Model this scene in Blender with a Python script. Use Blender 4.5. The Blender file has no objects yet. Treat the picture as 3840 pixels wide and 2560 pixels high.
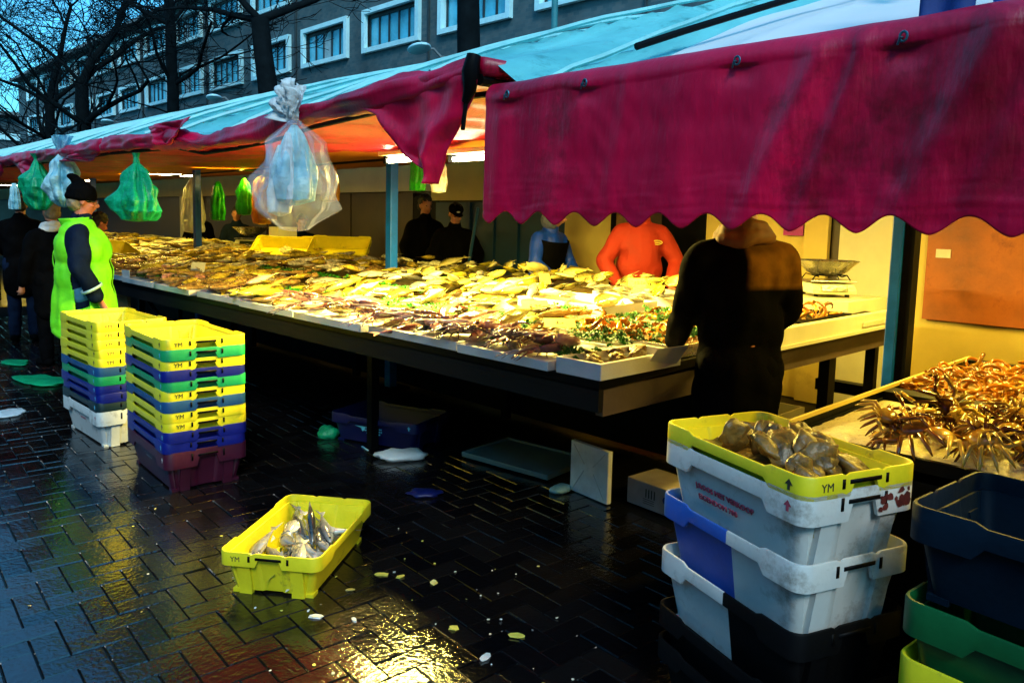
import bpy, bmesh, math, random
from mathutils import Vector, Matrix, Euler, noise
R = math.radians
random.seed(7)
S = bpy.context.scene
COL = S.collection
TS = bpy.data.scenes.new('workshop')   # scratch scene in which meshes are welded, removed at the end

# ------------------------------------------------------------------ camera
cam_d = bpy.data.cameras.new('camera'); cam = bpy.data.objects.new('camera', cam_d); COL.objects.link(cam)
yaw, pit, rol = R(44.6), R(6.0), R(1.4)
fw = Vector((math.sin(yaw)*math.cos(pit), math.cos(yaw)*math.cos(pit), -math.sin(pit)))
r0 = Vector((math.cos(yaw), -math.sin(yaw), 0)); u0 = r0.cross(fw)
rt = r0*math.cos(rol) + u0*math.sin(rol); up = u0*math.cos(rol) - r0*math.sin(rol)
cam.matrix_world = Matrix(((rt.x, up.x, -fw.x, 0), (rt.y, up.y, -fw.y, 0), (rt.z, up.z, -fw.z, 1.6), (0, 0, 0, 1)))
cam_d.sensor_width = 36; cam_d.lens = 36*2873/3840; cam_d.shift_y = -145/3840
cam_d.clip_start = .05; cam_d.clip_end = 800
S.camera = cam

# ------------------------------------------------------------------ sky, sun, exposure
W = bpy.data.worlds.new('World'); S.world = W; W.use_nodes = True
nt = W.node_tree; bg = nt.nodes['Background']
sky = nt.nodes.new('ShaderNodeTexSky'); sky.sky_type = 'NISHITA'; sky.sun_disc = False
sky.sun_elevation = R(42); sky.sun_rotation = R(215); sky.air_density = 1.2; sky.dust_density = 1.5
mx = nt.nodes.new('ShaderNodeMix'); mx.data_type = 'RGBA'; mx.blend_type = 'MULTIPLY'; mx.inputs[0].default_value = 1
mx.inputs[7].default_value = (.20, .80, 1.12, 1)
nt.links.new(sky.outputs[0], mx.inputs[6]); nt.links.new(mx.outputs[2], bg.inputs[0]); bg.inputs[1].default_value = .15
sd = bpy.data.lights.new('sun', 'SUN'); sd.energy = .9; sd.angle = R(14); sd.color = (1, .93, .85)
sun = bpy.data.objects.new('sun', sd); COL.objects.link(sun); sun.rotation_euler = (R(48), 0, R(-35))
S.view_settings.view_transform = 'Standard'; S.view_settings.look = 'None'; S.view_settings.gamma = 1
S.view_settings.exposure = 0.85
LAMP = .44      # scale of all stall lamps
WARM = (1.0, .70, .055)

# ------------------------------------------------------------------ materials
MAT = {}
def nodes(name):
    m = bpy.data.materials.new(name); m.use_nodes = True
    t = m.node_tree; return m, t, t.nodes['Principled BSDF']
def N(t, k, **kw):
    n = t.nodes.new(k)
    for a, b in kw.items():
        if a.startswith('i_'): n.inputs[int(a[2:])].default_value = b
        else: setattr(n, a, b)
    return n
def pbr(name, c, rough=.5, var=.25, scale=6., bump=.15, bscale=30., metal=0., dirt=None, spec=.5, trans=0., coords='Object', c2=None, stretch=(1, 1, 1), alpha=1., rvar=.12, bdist=.01, coat=0.):
    if name in MAT: return MAT[name]
    m, t, p = nodes(name); L = t.links.new
    tc = N(t, 'ShaderNodeTexCoord'); mp = N(t, 'ShaderNodeMapping'); mp.inputs['Scale'].default_value = stretch
    L(tc.outputs[coords], mp.inputs[0])
    n1 = N(t, 'ShaderNodeTexNoise'); n1.inputs['Scale'].default_value = scale; n1.inputs['Detail'].default_value = 6; n1.inputs['Roughness'].default_value = .65
    L(mp.outputs[0], n1.inputs[0])
    cr = N(t, 'ShaderNodeValToRGB'); cr.color_ramp.elements[0].position = .3; cr.color_ramp.elements[1].position = .72
    a = [max(0, x*(1-var)) for x in c]; b = [min(1, x*(1+var)) for x in (c2 or c)]
    cr.color_ramp.elements[0].color = (*a, 1); cr.color_ramp.elements[1].color = (*b, 1)
    L(n1.outputs[0], cr.inputs[0]); out = cr.outputs[0]
    if dirt:
        n3 = N(t, 'ShaderNodeTexNoise'); n3.inputs['Scale'].default_value = dirt[2]; n3.inputs['Detail'].default_value = 8; n3.inputs['Roughness'].default_value = .75
        L(tc.outputs[coords], n3.inputs[0])
        r3 = N(t, 'ShaderNodeValToRGB'); r3.color_ramp.elements[0].position = dirt[1]; r3.color_ramp.elements[1].position = min(1, dirt[1]+.16)
        mm = N(t, 'ShaderNodeMix', data_type='RGBA'); mm.inputs[7].default_value = (*dirt[0], 1)
        L(n3.outputs[0], r3.inputs[0]); L(r3.outputs[0], mm.inputs[0]); L(out, mm.inputs[6]); out = mm.outputs[2]
    L(out, p.inputs['Base Color'])
    n2 = N(t, 'ShaderNodeTexNoise'); n2.inputs['Scale'].default_value = bscale; n2.inputs['Detail'].default_value = 5
    L(mp.outputs[0], n2.inputs[0])
    if bump:
        bp = N(t, 'ShaderNodeBump'); bp.inputs['Strength'].default_value = bump; bp.inputs['Distance'].default_value = bdist
        L(n2.outputs[0], bp.inputs['Height']); L(bp.outputs[0], p.inputs['Normal'])
    mr = N(t, 'ShaderNodeMapRange'); mr.inputs[3].default_value = max(.02, rough-rvar); mr.inputs[4].default_value = min(1, rough+rvar)
    L(n1.outputs[0], mr.inputs[0]); L(mr.outputs[0], p.inputs['Roughness'])
    p.inputs['Metallic'].default_value = metal; p.inputs['Specular IOR Level'].default_value = spec
    if coat: p.inputs['Coat Weight'].default_value = coat; p.inputs['Coat Roughness'].default_value = .1
    if trans or alpha < 1:
        o = t.nodes['Material Output']; sh = p.outputs[0]
        if trans:
            tr = N(t, 'ShaderNodeBsdfTranslucent'); L(out, tr.inputs[0]); ms = N(t, 'ShaderNodeMixShader'); ms.inputs[0].default_value = trans
            L(sh, ms.inputs[1]); L(tr.outputs[0], ms.inputs[2]); sh = ms.outputs[0]
        if alpha < 1:
            tp = N(t, 'ShaderNodeBsdfTransparent'); ms = N(t, 'ShaderNodeMixShader'); ms.inputs[0].default_value = alpha
            L(tp.outputs[0], ms.inputs[1]); L(sh, ms.inputs[2]); sh = ms.outputs[0]
        L(sh, o.inputs[0])
    MAT[name] = m; return m
def emit(name, c, s):
    if name in MAT: return MAT[name]
    m, t, p = nodes(name); p.inputs['Emission Color'].default_value = (*c, 1); p.inputs['Emission Strength'].default_value = s
    p.inputs['Base Color'].default_value = (.8, .8, .8, 1); MAT[name] = m; return m

def brick_mat():
    m, t, p = nodes('dark_brick'); L = t.links.new
    tc = N(t, 'ShaderNodeTexCoord'); mp = N(t, 'ShaderNodeMapping'); mp.inputs['Rotation'].default_value = (0, R(90), R(90))
    L(tc.outputs['Object'], mp.inputs[0])
    b = N(t, 'ShaderNodeTexBrick'); b.inputs['Scale'].default_value = 2.2; b.inputs['Color1'].default_value = (.055, .10, .115, 1); b.inputs['Color2'].default_value = (.11, .13, .135, 1)
    b.inputs['Mortar'].default_value = (.08, .13, .14, 1); b.inputs['Mortar Size'].default_value = .012
    sx = N(t, 'ShaderNodeSeparateXYZ'); cx = N(t, 'ShaderNodeCombineXYZ'); L(tc.outputs['Object'], sx.inputs[0]); L(sx.outputs[1], cx.inputs[0]); L(sx.outputs[2], cx.inputs[1]); L(cx.outputs[0], b.inputs[0])
    n = N(t, 'ShaderNodeTexNoise'); n.inputs['Scale'].default_value = .6; n.inputs['Detail'].default_value = 8; L(tc.outputs['Object'], n.inputs[0])
    mm = N(t, 'ShaderNodeMix', data_type='RGBA', blend_type='MULTIPLY'); mm.inputs[0].default_value = .8
    r = N(t, 'ShaderNodeMapRange'); r.inputs[1].default_value = .3; r.inputs[2].default_value = .7; r.inputs[3].default_value = .55; r.inputs[4].default_value = 1.3
    L(n.outputs[0], r.inputs[0]); L(b.outputs[0], mm.inputs[6]); L(r.outputs[0], mm.inputs[7]); L(mm.outputs[2], p.inputs['Base Color'])
    p.inputs['Roughness'].default_value = .85; p.inputs['Specular IOR Level'].default_value = .2; MAT['brick'] = m; return m

def paver_mat():
    m, t, p = nodes('wet_clay_pavers'); L = t.links.new
    g = N(t, 'ShaderNodeNewGeometry'); tc = N(t, 'ShaderNodeTexCoord')
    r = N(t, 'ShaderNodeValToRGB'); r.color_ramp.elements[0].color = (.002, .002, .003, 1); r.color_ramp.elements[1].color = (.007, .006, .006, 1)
    L(g.outputs['Random Per Island'], r.inputs[0])
    L(r.outputs[0], p.inputs['Base Color'])
    n = N(t, 'ShaderNodeTexNoise'); n.inputs['Scale'].default_value = 1.1; n.inputs['Detail'].default_value = 6; L(tc.outputs['Object'], n.inputs[0])
    mr = N(t, 'ShaderNodeMapRange'); mr.inputs[1].default_value = .35; mr.inputs[2].default_value = .65; mr.inputs[3].default_value = .04; mr.inputs[4].default_value = .15
    L(n.outputs[0], mr.inputs[0]); L(mr.outputs[0], p.inputs['Roughness']); p.inputs['IOR'].default_value = 1.8
    n2 = N(t, 'ShaderNodeTexNoise'); n2.inputs['Scale'].default_value = 45; n2.inputs['Detail'].default_value = 6; L(tc.outputs['Object'], n2.inputs[0])
    n3 = N(t, 'ShaderNodeTexNoise'); n3.inputs['Scale'].default_value = 9; n3.inputs['Detail'].default_value = 3; L(tc.outputs['Object'], n3.inputs[0])
    ad = N(t, 'ShaderNodeMath', operation='ADD'); L(n2.outputs[0], ad.inputs[0]); L(n3.outputs[0], ad.inputs[1])
    bp = N(t, 'ShaderNodeBump'); bp.inputs['Strength'].default_value = .32; bp.inputs['Distance'].default_value = .006
    L(ad.outputs[0], bp.inputs['Height']); L(bp.outputs[0], p.inputs['Normal'])
    MAT['paver'] = m; return m

def two_tone(name, base, yoke):
    """dark coat cloth with a sewn-on brown yoke over the right shoulder"""
    m = M[base].copy() if 'M' in globals() else None; m.name = name; t = m.node_tree; L = t.links.new; p = t.nodes['Principled BSDF']
    old = p.inputs['Base Color'].links[0].from_socket; tc = N(t, 'ShaderNodeTexCoord'); sx = N(t, 'ShaderNodeSeparateXYZ'); L(tc.outputs['Object'], sx.inputs[0])
    def gt(sock, mul, off, thr):
        a = N(t, 'ShaderNodeMath', operation='MULTIPLY_ADD'); a.inputs[1].default_value = mul; a.inputs[2].default_value = off; L(sock, a.inputs[0])
        b = N(t, 'ShaderNodeMapRange'); b.inputs[1].default_value = thr-.012; b.inputs[2].default_value = thr+.012; L(a.outputs[0], b.inputs[0]); return b.outputs[0]
    c1 = gt(sx.outputs[2], 1, 0, 1.30); c2 = gt(sx.outputs[0], 1, 0, -.035)
    mu = N(t, 'ShaderNodeMath', operation='MULTIPLY'); L(c1, mu.inputs[0]); L(c2, mu.inputs[1])
    n = N(t, 'ShaderNodeTexNoise'); n.inputs['Scale'].default_value = 9; n.inputs['Detail'].default_value = 6; L(tc.outputs['Object'], n.inputs[0])
    r = N(t, 'ShaderNodeValToRGB'); r.color_ramp.elements[0].color = (yoke[0]*.35, yoke[1]*.35, yoke[2]*.35, 1); r.color_ramp.elements[1].color = (*yoke, 1); r.color_ramp.elements[0].position = .3; r.color_ramp.elements[1].position = .7; L(n.outputs[0], r.inputs[0])
    mm = N(t, 'ShaderNodeMix', data_type='RGBA'); L(mu.outputs[0], mm.inputs[0]); L(old, mm.inputs[6]); L(r.outputs[0], mm.inputs[7]); L(mm.outputs[2], p.inputs['Base Color']); return m
def fish_mat(name, back, side, belly, rough=.22):
    rough *= .7
    """colour runs across the fish from its back to its belly, with speckles"""
    if name in MAT: return MAT[name]
    m, t, p = nodes(name); L = t.links.new
    tc = N(t, 'ShaderNodeTexCoord'); sx = N(t, 'ShaderNodeSeparateXYZ'); L(tc.outputs['Object'], sx.inputs[0])
    n = N(t, 'ShaderNodeTexNoise'); n.inputs['Scale'].default_value = 38; n.inputs['Detail'].default_value = 4; L(tc.outputs['Object'], n.inputs[0])
    ma = N(t, 'ShaderNodeMath', operation='MULTIPLY_ADD'); ma.inputs[1].default_value = 9.; ma.inputs[2].default_value = .32; L(sx.outputs[1], ma.inputs[0])
    m2 = N(t, 'ShaderNodeMath', operation='MULTIPLY_ADD'); m2.inputs[1].default_value = .36; L(n.outputs[0], m2.inputs[0]); L(ma.outputs[0], m2.inputs[2])
    r = N(t, 'ShaderNodeValToRGB'); e = r.color_ramp.elements; e[0].position = .2; e[0].color = (*belly, 1); e[1].position = .85; e[1].color = (*back, 1)
    k = e.new(.55); k.color = (*side, 1); L(m2.outputs[0], r.inputs[0])
    oi = N(t, 'ShaderNodeObjectInfo'); hs = N(t, 'ShaderNodeHueSaturation'); mv = N(t, 'ShaderNodeMapRange'); mv.inputs[3].default_value = .30; mv.inputs[4].default_value = 1.15
    L(oi.outputs['Random'], mv.inputs[0]); L(mv.outputs[0], hs.inputs['Value']); L(r.outputs[0], hs.inputs['Color']); L(hs.outputs[0], p.inputs['Base Color'])
    p.inputs['Roughness'].default_value = rough; p.inputs['Specular IOR Level'].default_value = .8
    bp = N(t, 'ShaderNodeBump'); bp.inputs['Strength'].default_value = .35; bp.inputs['Distance'].default_value = .004; L(n.outputs[0], bp.inputs['Height']); L(bp.outputs[0], p.inputs['Normal'])
    MAT[name] = m; return m

M = dict(
 yellow=pbr('yellow_plastic', (.72, .62, .012), .42, .14, 5, .08, 60, dirt=((.22, .18, .03), .60, 9)),
 green=pbr('green_plastic', (.004, .27, .09), .42, .2, 5, .08, 60, dirt=((.01, .05, .03), .66, 7)),
 dblue=pbr('dark_blue_plastic', (.002, .008, .17), .4, .2, 5, .08, 60, dirt=((.01, .02, .05), .68, 7)),
 steel=pbr('slate_blue_plastic', (.006, .06, .18), .45, .2, 5, .08, 60, dirt=((.02, .04, .06), .66, 7)),
 bblue=pbr('bright_blue_plastic', (.001, .075, .42), .45, .2, 5, .1, 60),
 nblue=pbr('deep_blue_plastic', (.001, .005, .07), .45, .2, 5, .08, 60), dgreen=pbr('deep_green_plastic', (.001, .085, .02), .45, .3, 5, .1, 40),  # darker copies of the blue and green plastic, coloured for crates in shade
 wetbed=pbr('dark_wet_fish_bed', (.035, .022, .010), .3, .7, 14, .8, 60, c2=(.09, .06, .02), bdist=.01),  # dark tone puts the shade between the fish into the bed
 navy=pbr('navy_plastic', (.0012, .008, .018), .5, .3, 5, .1, 60, spec=.15),
 teald=pbr('dark_teal_plastic', (.004, .022, .028), .45, .2, 5, .08, 60),
 maroon=pbr('maroon_plastic', (.05, .002, .016), .45, .25, 5, .08, 60),
 wcrate=pbr('worn_white_plastic', (.56, .58, .56), .5, .12, 3, .12, 50, dirt=((.26, .24, .20), .53, 7)),
 white=pbr('white_polystyrene', (.60, .60, .60), .6, .08, 8, .2, 120, dirt=((.35, .33, .3), .68, 9)),
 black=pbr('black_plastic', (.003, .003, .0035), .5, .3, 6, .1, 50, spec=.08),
 ink=pbr('black_ink', (.03, .03, .02), .6, .4, 20, 0), red=pbr('red_ink', (.42, .05, .09), .6, .4, 30, 0),
 cyanink=pbr('pale_blue_ink', (.12, .55, .75), .6, .3, 30, 0), greyink=pbr('grey_ink', (.16, .2, .24), .6, .5, 40, 0),
 magenta=pbr('magenta_tarpaulin', (.60, .001, .050), .38, .4, 4.0, .38, 60, dirt=((.13, .001, .003), .50, 1.3), stretch=(1, 1, .22), bdist=.008, trans=.22, spec=.6),
 liner=pbr('orange_canopy_lining', (.44, .13, .009), .6, .3, 2.5, .5, 7, stretch=(.35, 1, 1), bdist=.03, c2=(.5, .16, .012), trans=.10),
 tarp=pbr('turquoise_roof_tarpaulin', (.07, .44, .46), .45, .2, 1.7, .5, 12, dirt=((.04, .24, .23), .55, 7), trans=.10, stretch=(.45, 1, 1), c2=(.20, .66, .64), bdist=.02),
 tarpw=pbr('whitish_roof_tarpaulin', (.84, .86, .84), .5, .05, 1.2, .3, 12, c2=(.86, .85, .82), dirt=((.25, .5, .5), .76, 14), trans=.1),
 post=pbr('blue_painted_steel', (.001, .09, .55), .4, .25, 6, .15, 40, dirt=((.05, .05, .05), .68, 10)),
 dark=pbr('dark_steel', (.0025, .0025, .003), .5, .4, 8, .15, 40, spec=.08),
 stain=pbr('stainless_steel', (.42, .40, .36), .28, .2, 4, .1, 60, metal=.9),
 wood=pbr('dark_wet_wood', (.030, .020, .013), .6, .5, 3, .3, 20, stretch=(1, .15, 1)),
 ply=pbr('worn_plywood', (.20, .12, .035), .6, .35, 3, .2, 20, dirt=((.04, .02, .01), .55, 2)),
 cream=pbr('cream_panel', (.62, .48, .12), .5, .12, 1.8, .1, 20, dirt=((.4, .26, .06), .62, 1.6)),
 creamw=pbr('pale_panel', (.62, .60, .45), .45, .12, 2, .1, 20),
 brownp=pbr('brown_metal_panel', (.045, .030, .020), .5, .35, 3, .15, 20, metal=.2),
 orangep=pbr('orange_brown_board', (.34, .085, .008), .5, .4, 2.5, .2, 20, dirt=((.12, .02, .004), .55, 2.5)),
 tealp=pbr('teal_metal_panel', (.001, .035, .10), .5, .3, 2, .15, 20),
 ice=pbr('crushed_ice', (.80, .74, .55), .3, .15, 30, .8, 90, bdist=.01, trans=.1),
 parsley=pbr('parsley', (.012, .13, .006), .5, .5, 30, .5, 80),
 card=pbr('price_card', (.62, .56, .08), .5, .15, 10, 0), whitecard=pbr('white_card', (.62, .62, .6), .55, .1, 10, .1),
 bark=pbr('dark_bark', (.005, .007, .008), .95, .5, 3, .6, 12, spec=.05), frame=pbr('white_window_frame', (.62, .90, .94), .6, .10, 3, .1, 20),
 glassd=pbr('window_glass', (.08, .42, .56), .08, .45, .9, .05, 3, spec=1.0), concrete=pbr('grey_concrete', (.16, .17, .17), .8, .3, 1, .2, 10),  # blue of the glass stands in for sky reflected in the panes
 mull=pbr('dark_mullion', (.02, .03, .035), .5, .3, 4, .1, 20),
 skin=pbr('skin', (.46, .20, .12), .5, .15, 12, .15, 60), skinr=pbr('ruddy_skin', (.52, .16, .09), .5, .2, 12, .15, 60),
 navyc=pbr('navy_cloth', (.006, .012, .030), .8, .4, 6, .5, 14, bdist=.02, spec=.03), blackc=pbr('black_cloth', (.0022, .0022, .0026), .85, .4, 6, .4, 14, bdist=.02, spec=.03),
 bluec=pbr('blue_raincoat', (.002, .05, .60), .5, .3, 5, .5, 10, bdist=.02), orangec=pbr('orange_cloth', (.30, .014, .001), .8, .15, 5, .6, 8, bdist=.03),
 hivis=pbr('hi_vis_green', (.13, .82, .004), .7, .2, 4, .4, 10, bdist=.02, c2=(.24, .85, .005)), jean=pbr('faded_denim', (.03, .14, .22), .8, .35, 6, .4, 18),
 brownc=pbr('brown_leather_yoke', (.15, .062, .010), .65, .35, 4, .5, 12), beigec=pbr('beige_cloth', (.40, .30, .20), .8, .2, 8, .3, 30),
 hair=pbr('dark_hair', (.012, .008, .006), .6, .4, 20, .5, 60), greyh=pbr('grey_blond_hair', (.22, .17, .10), .6, .4, 20, .5, 60),
 reflect=pbr('reflective_tape', (.35, .55, .58), .3, .2, 20, .1, 30),
 squid=fish_mat('squid_flesh', (.16, .05, .07), (.42, .22, .26), (.62, .48, .46), .18),
 fsilver=fish_mat('silver_fish_skin', (.035, .035, .035), (.30, .29, .27), (.72, .70, .66), .16),
 fbrown=fish_mat('brown_fish_skin', (.035, .02, .006), (.20, .11, .02), (.6, .45, .16), .2),
 fgold=fish_mat('golden_fish_skin', (.05, .05, .004), (.44, .36, .02), (.85, .76, .14), .2),
 fpale=fish_mat('pale_fish_flesh', (.07, .06, .01), (.50, .44, .12), (.85, .80, .38), .2),
 fpink=fish_mat('pink_fish_skin', (.13, .03, .035), (.45, .2, .2), (.72, .55, .5), .2),
 prawn=fish_mat('orange_prawn_shell', (.42, .14, .01), (.62, .28, .02), (.8, .5, .10), .3),
 crab=fish_mat('brown_crab_shell', (.20, .07, .008), (.52, .24, .02), (.75, .48, .08), .25),
 oyster=pbr('oyster_shell', (.045, .030, .010), .4, .6, 14, .8, 30, c2=(.17, .10, .02), bdist=.01),
 bagclear=pbr('clear_plastic_bag', (.62, .68, .85), .15, .15, 6, .8, 18, bdist=.03, alpha=.17, trans=.25),
 bagcyan=pbr('pale_cyan_plastic_bag', (.0, .52, .80), .35, .3, 5, .8, 18, bdist=.03, trans=.25, c2=(.55, .9, .95)),
 bagwhite=pbr('white_plastic_bag', (.8, .84, .84), .35, .1, 5, .8, 18, bdist=.03, trans=.25),
 baggreen=pbr('green_plastic_bag', (.004, .42, .18), .35, .35, 4, .8, 16, bdist=.03, trans=.3),
 baglime=pbr('lime_plastic_bag', (.012, .30, .006), .35, .35, 4, .8, 16, bdist=.03, trans=.3),
 bagorange=pbr('orange_plastic_bag', (.55, .26, .01), .35, .25, 4, .8, 16, bdist=.03, trans=.3),
 cablue=pbr('blue_cloth', (.004, .035, .20), .7, .4, 3, .4, 10, bdist=.02), lampon=emit('lamp_tube', (1, .9, .55), 30.),
)
BRICK = brick_mat(); PAVER = paver_mat()

# ------------------------------------------------------------------ mesh helpers
class MB:
    def __init__(s): s.v = []; s.f = []; s.m = []
    def add(s, vs, fs, mi=0):
        o = len(s.v); s.v += [tuple(p) for p in vs]; s.f += [tuple(i+o for i in f) for f in fs]; s.m += [mi]*len(fs)
    def box(s, c, d, rot=None, mi=0):
        x, y, z = d[0]/2, d[1]/2, d[2]/2
        vs = [Vector((a*x, b*y, e*z)) for a in (-1, 1) for b in (-1, 1) for e in (-1, 1)]
        if rot is not None: vs = [rot @ q for q in vs]
        c = Vector(c)
        s.add([q+c for q in vs], [(0, 1, 3, 2), (4, 6, 7, 5), (0, 4, 5, 1), (2, 3, 7, 6), (0, 2, 6, 4), (1, 5, 7, 3)], mi)
    def loft(s, rings, close=True, caps=True, mi=0):
        n = len(rings[0]); o = len(s.v)
        for r in rings: s.v += [tuple(p) for p in r]
        for k in range(len(rings)-1):
            for i in range(n if close else n-1):
                j = (i+1) % n; s.f.append((o+k*n+i, o+k*n+j, o+(k+1)*n+j, o+(k+1)*n+i)); s.m.append(mi)
        if caps and close:
            s.f.append(tuple(o+i for i in reversed(range(n)))); s.m.append(mi)
            q = o+(len(rings)-1)*n; s.f.append(tuple(q+i for i in range(n))); s.m.append(mi)
    def tube(s, pts, rad, n=8, mi=0, flat=1., caps=True):
        pts = [Vector(p) for p in pts]; rings = []; pr = None
        for i, p in enumerate(pts):
            d = (pts[min(i+1, len(pts)-1)]-pts[max(i-1, 0)])
            d = d.normalized() if d.length > 1e-9 else Vector((0, 0, 1))
            a = d.orthogonal().normalized() if pr is None else (pr-d*pr.dot(d))
            if a.length < 1e-6: a = d.orthogonal()
            a.normalize(); pr = a; b = d.cross(a)
            r = rad[i] if isinstance(rad, (list, tuple)) else rad
            rings.append([p+(a*math.cos(t)+b*math.sin(t)*flat)*r for t in [2*math.pi*k/n for k in range(n)]])
        s.loft(rings, True, caps, mi)
    def ell(s, c, r, rot=None, nu=14, nv=9, mi=0):
        c = Vector(c); rings = []
        for j in range(nv+1):
            a = math.pi*(j+.02)/(nv+.04)
            ring = [Vector((r[0]*math.sin(a)*math.cos(2*math.pi*i/nu), r[1]*math.sin(a)*math.sin(2*math.pi*i/nu), -r[2]*math.cos(a))) for i in range(nu)]
            if rot is not None: ring = [rot @ q for q in ring]
            rings.append([q+c for q in ring])
        s.loft(rings, True, True, mi)
    def cap(s, p1, p2, r1, r2, n=12, sx=1.):
        """tapered rounded limb"""
        p1, p2 = Vector(p1), Vector(p2); d = (p2-p1); L = d.length or 1e-4; d = d/L
        pts = [p1-d*r1*.95, p1-d*r1*.7, p1-d*r1*.3]+[p1+d*L*k/5 for k in range(6)]+[p2+d*r2*.3, p2+d*r2*.7, p2+d*r2*.95]
        rr = [r1*.31, r1*.71, r1*.95]+[r1+(r2-r1)*k/5 for k in range(6)]+[r2*.95, r2*.71, r2*.31]
        s.tube(pts, rr, n, flat=sx)
    def grid(s, fn, nu, nv, mi=0):
        o = len(s.v)
        for j in range(nv+1):
            for i in range(nu+1): s.v.append(tuple(fn(i/nu, j/nv)))
        for j in range(nv):
            for i in range(nu):
                a = o+j*(nu+1)+i; s.f.append((a, a+1, a+nu+2, a+nu+1)); s.m.append(mi)
    def mesh(s, name, mats, smooth=True):
        me = bpy.data.meshes.new(name); me.from_pydata(s.v, [], s.f)
        for m in (mats if isinstance(mats, (list, tuple)) else [mats]): me.materials.append(m)
        for p, i in zip(me.polygons, s.m): p.material_index = i; p.use_smooth = smooth
        bm = bmesh.new(); bm.from_mesh(me); bmesh.ops.recalc_face_normals(bm, faces=bm.faces); bm.to_mesh(me); bm.free()
        me.update(); return me
    def build(s, name, mats, parent=None, smooth=True, bevel=0, solid=0, sharp=40):
        me = s.mesh(name, mats, smooth)
        o = bpy.data.objects.new(name, me); COL.objects.link(o); o.parent = parent
        if solid: md = o.modifiers.new('s', 'SOLIDIFY'); md.thickness = solid; md.offset = 0
        if bevel: md = o.modifiers.new('b', 'BEVEL'); md.width = bevel; md.segments = 2; md.limit_method = 'ANGLE'
        if smooth and sharp:
            for p in me.polygons: pass
            try: me.set_sharp_from_angle(angle=R(sharp))
            except Exception: pass
        return o
def thing(name, label, cat, loc=(0, 0, 0), rz=0, group=None):
    o = bpy.data.objects.new(name, None); COL.objects.link(o); o.location = loc; o.rotation_euler = (0, 0, rz); o.empty_display_size = .1
    o['label'] = label; o['category'] = cat
    if group: o['group'] = group
    return o
def tag(o, label, cat, group=None, kind=None):
    o['label'] = label; o['category'] = cat
    if group: o['group'] = group
    if kind: o['kind'] = kind
    return o
def struct(o, label=None):
    o['kind'] = 'structure'
    if label: o['label'] = label
    return o
def link(me, name, loc, rot=(0, 0, 0), sc=1, parent=None):
    o = bpy.data.objects.new(name, me); COL.objects.link(o); o.location = loc; o.rotation_euler = rot
    o.scale = (sc, sc, sc) if not isinstance(sc, (tuple, list)) else sc; o.parent = parent
    return o
def fuse(mb, name, mat, voxel=.012, parent=None, sm=2, disp=0, dscale=9, keep=None):
    """weld overlapping closed shapes into one continuous surface"""
    me = mb.mesh('tmp', mat); o = bpy.data.objects.new('tmp', me); TS.collection.objects.link(o)
    a = o.modifiers.new('r', 'REMESH'); a.mode = 'VOXEL'; a.voxel_size = voxel*1.12; a.use_smooth_shade = True
    if sm: b = o.modifiers.new('s', 'SMOOTH'); b.factor = .5; b.iterations = sm
    dg = TS.view_layers[0].depsgraph; dg.update()
    ev = o.evaluated_get(dg); me2 = bpy.data.meshes.new_from_object(ev); me2.name = name
    bpy.data.objects.remove(o); bpy.data.meshes.remove(me)
    if disp:
        for v in me2.vertices:
            k = noise.noise(v.co*dscale)+.5*noise.noise(Vector((v.co.x*dscale*2, v.co.y*dscale*2, v.co.z*dscale)))
            v.co += v.normal*disp*k
    if not me2.materials: me2.materials.append(mat)
    for p in me2.polygons: p.use_smooth = True
    q = bpy.data.objects.new(name, me2); COL.objects.link(q); q.parent = parent; return q
def text(s, size, mat, parent, M4, name='lettering', ext=.0012, font_w=0):
    c = bpy.data.curves.new('t', 'FONT'); c.body = s; c.size = size; c.extrude = ext; c.align_x = 'CENTER'; c.align_y = 'CENTER'; c.resolution_u = 2; c.offset = font_w
    o = bpy.data.objects.new('t', c); TS.collection.objects.link(o)
    TS.view_layers[0].update(); dg = TS.view_layers[0].depsgraph; dg.update()
    me = bpy.data.meshes.new_from_object(o.evaluated_get(dg)); me.name = name; bpy.data.objects.remove(o)
    me.materials.clear(); me.materials.append(mat); me.transform(M4)
    q = bpy.data.objects.new(name, me); COL.objects.link(q); q.parent = parent; return q
def frame_m(o, x, y):  # matrix whose local X,Y go along x,y at origin o
    x = Vector(x).normalized(); y = Vector(y).normalized(); z = x.cross(y)
    return Matrix(((x.x, y.x, z.x, o[0]), (x.y, y.y, z.y, o[1]), (x.z, y.z, z.z, o[2]), (0, 0, 0, 1)))
def nz(x, y=0, z=0): return noise.noise(Vector((x, y, z)))
ORD = ['topmost', 'second from the top', 'third from the top', 'fourth from the top', 'fifth from the top', 'sixth from the top', 'seventh from the top', 'eighth from the top', 'ninth from the top', 'tenth from the top', 'eleventh from the top', 'lowest']

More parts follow.
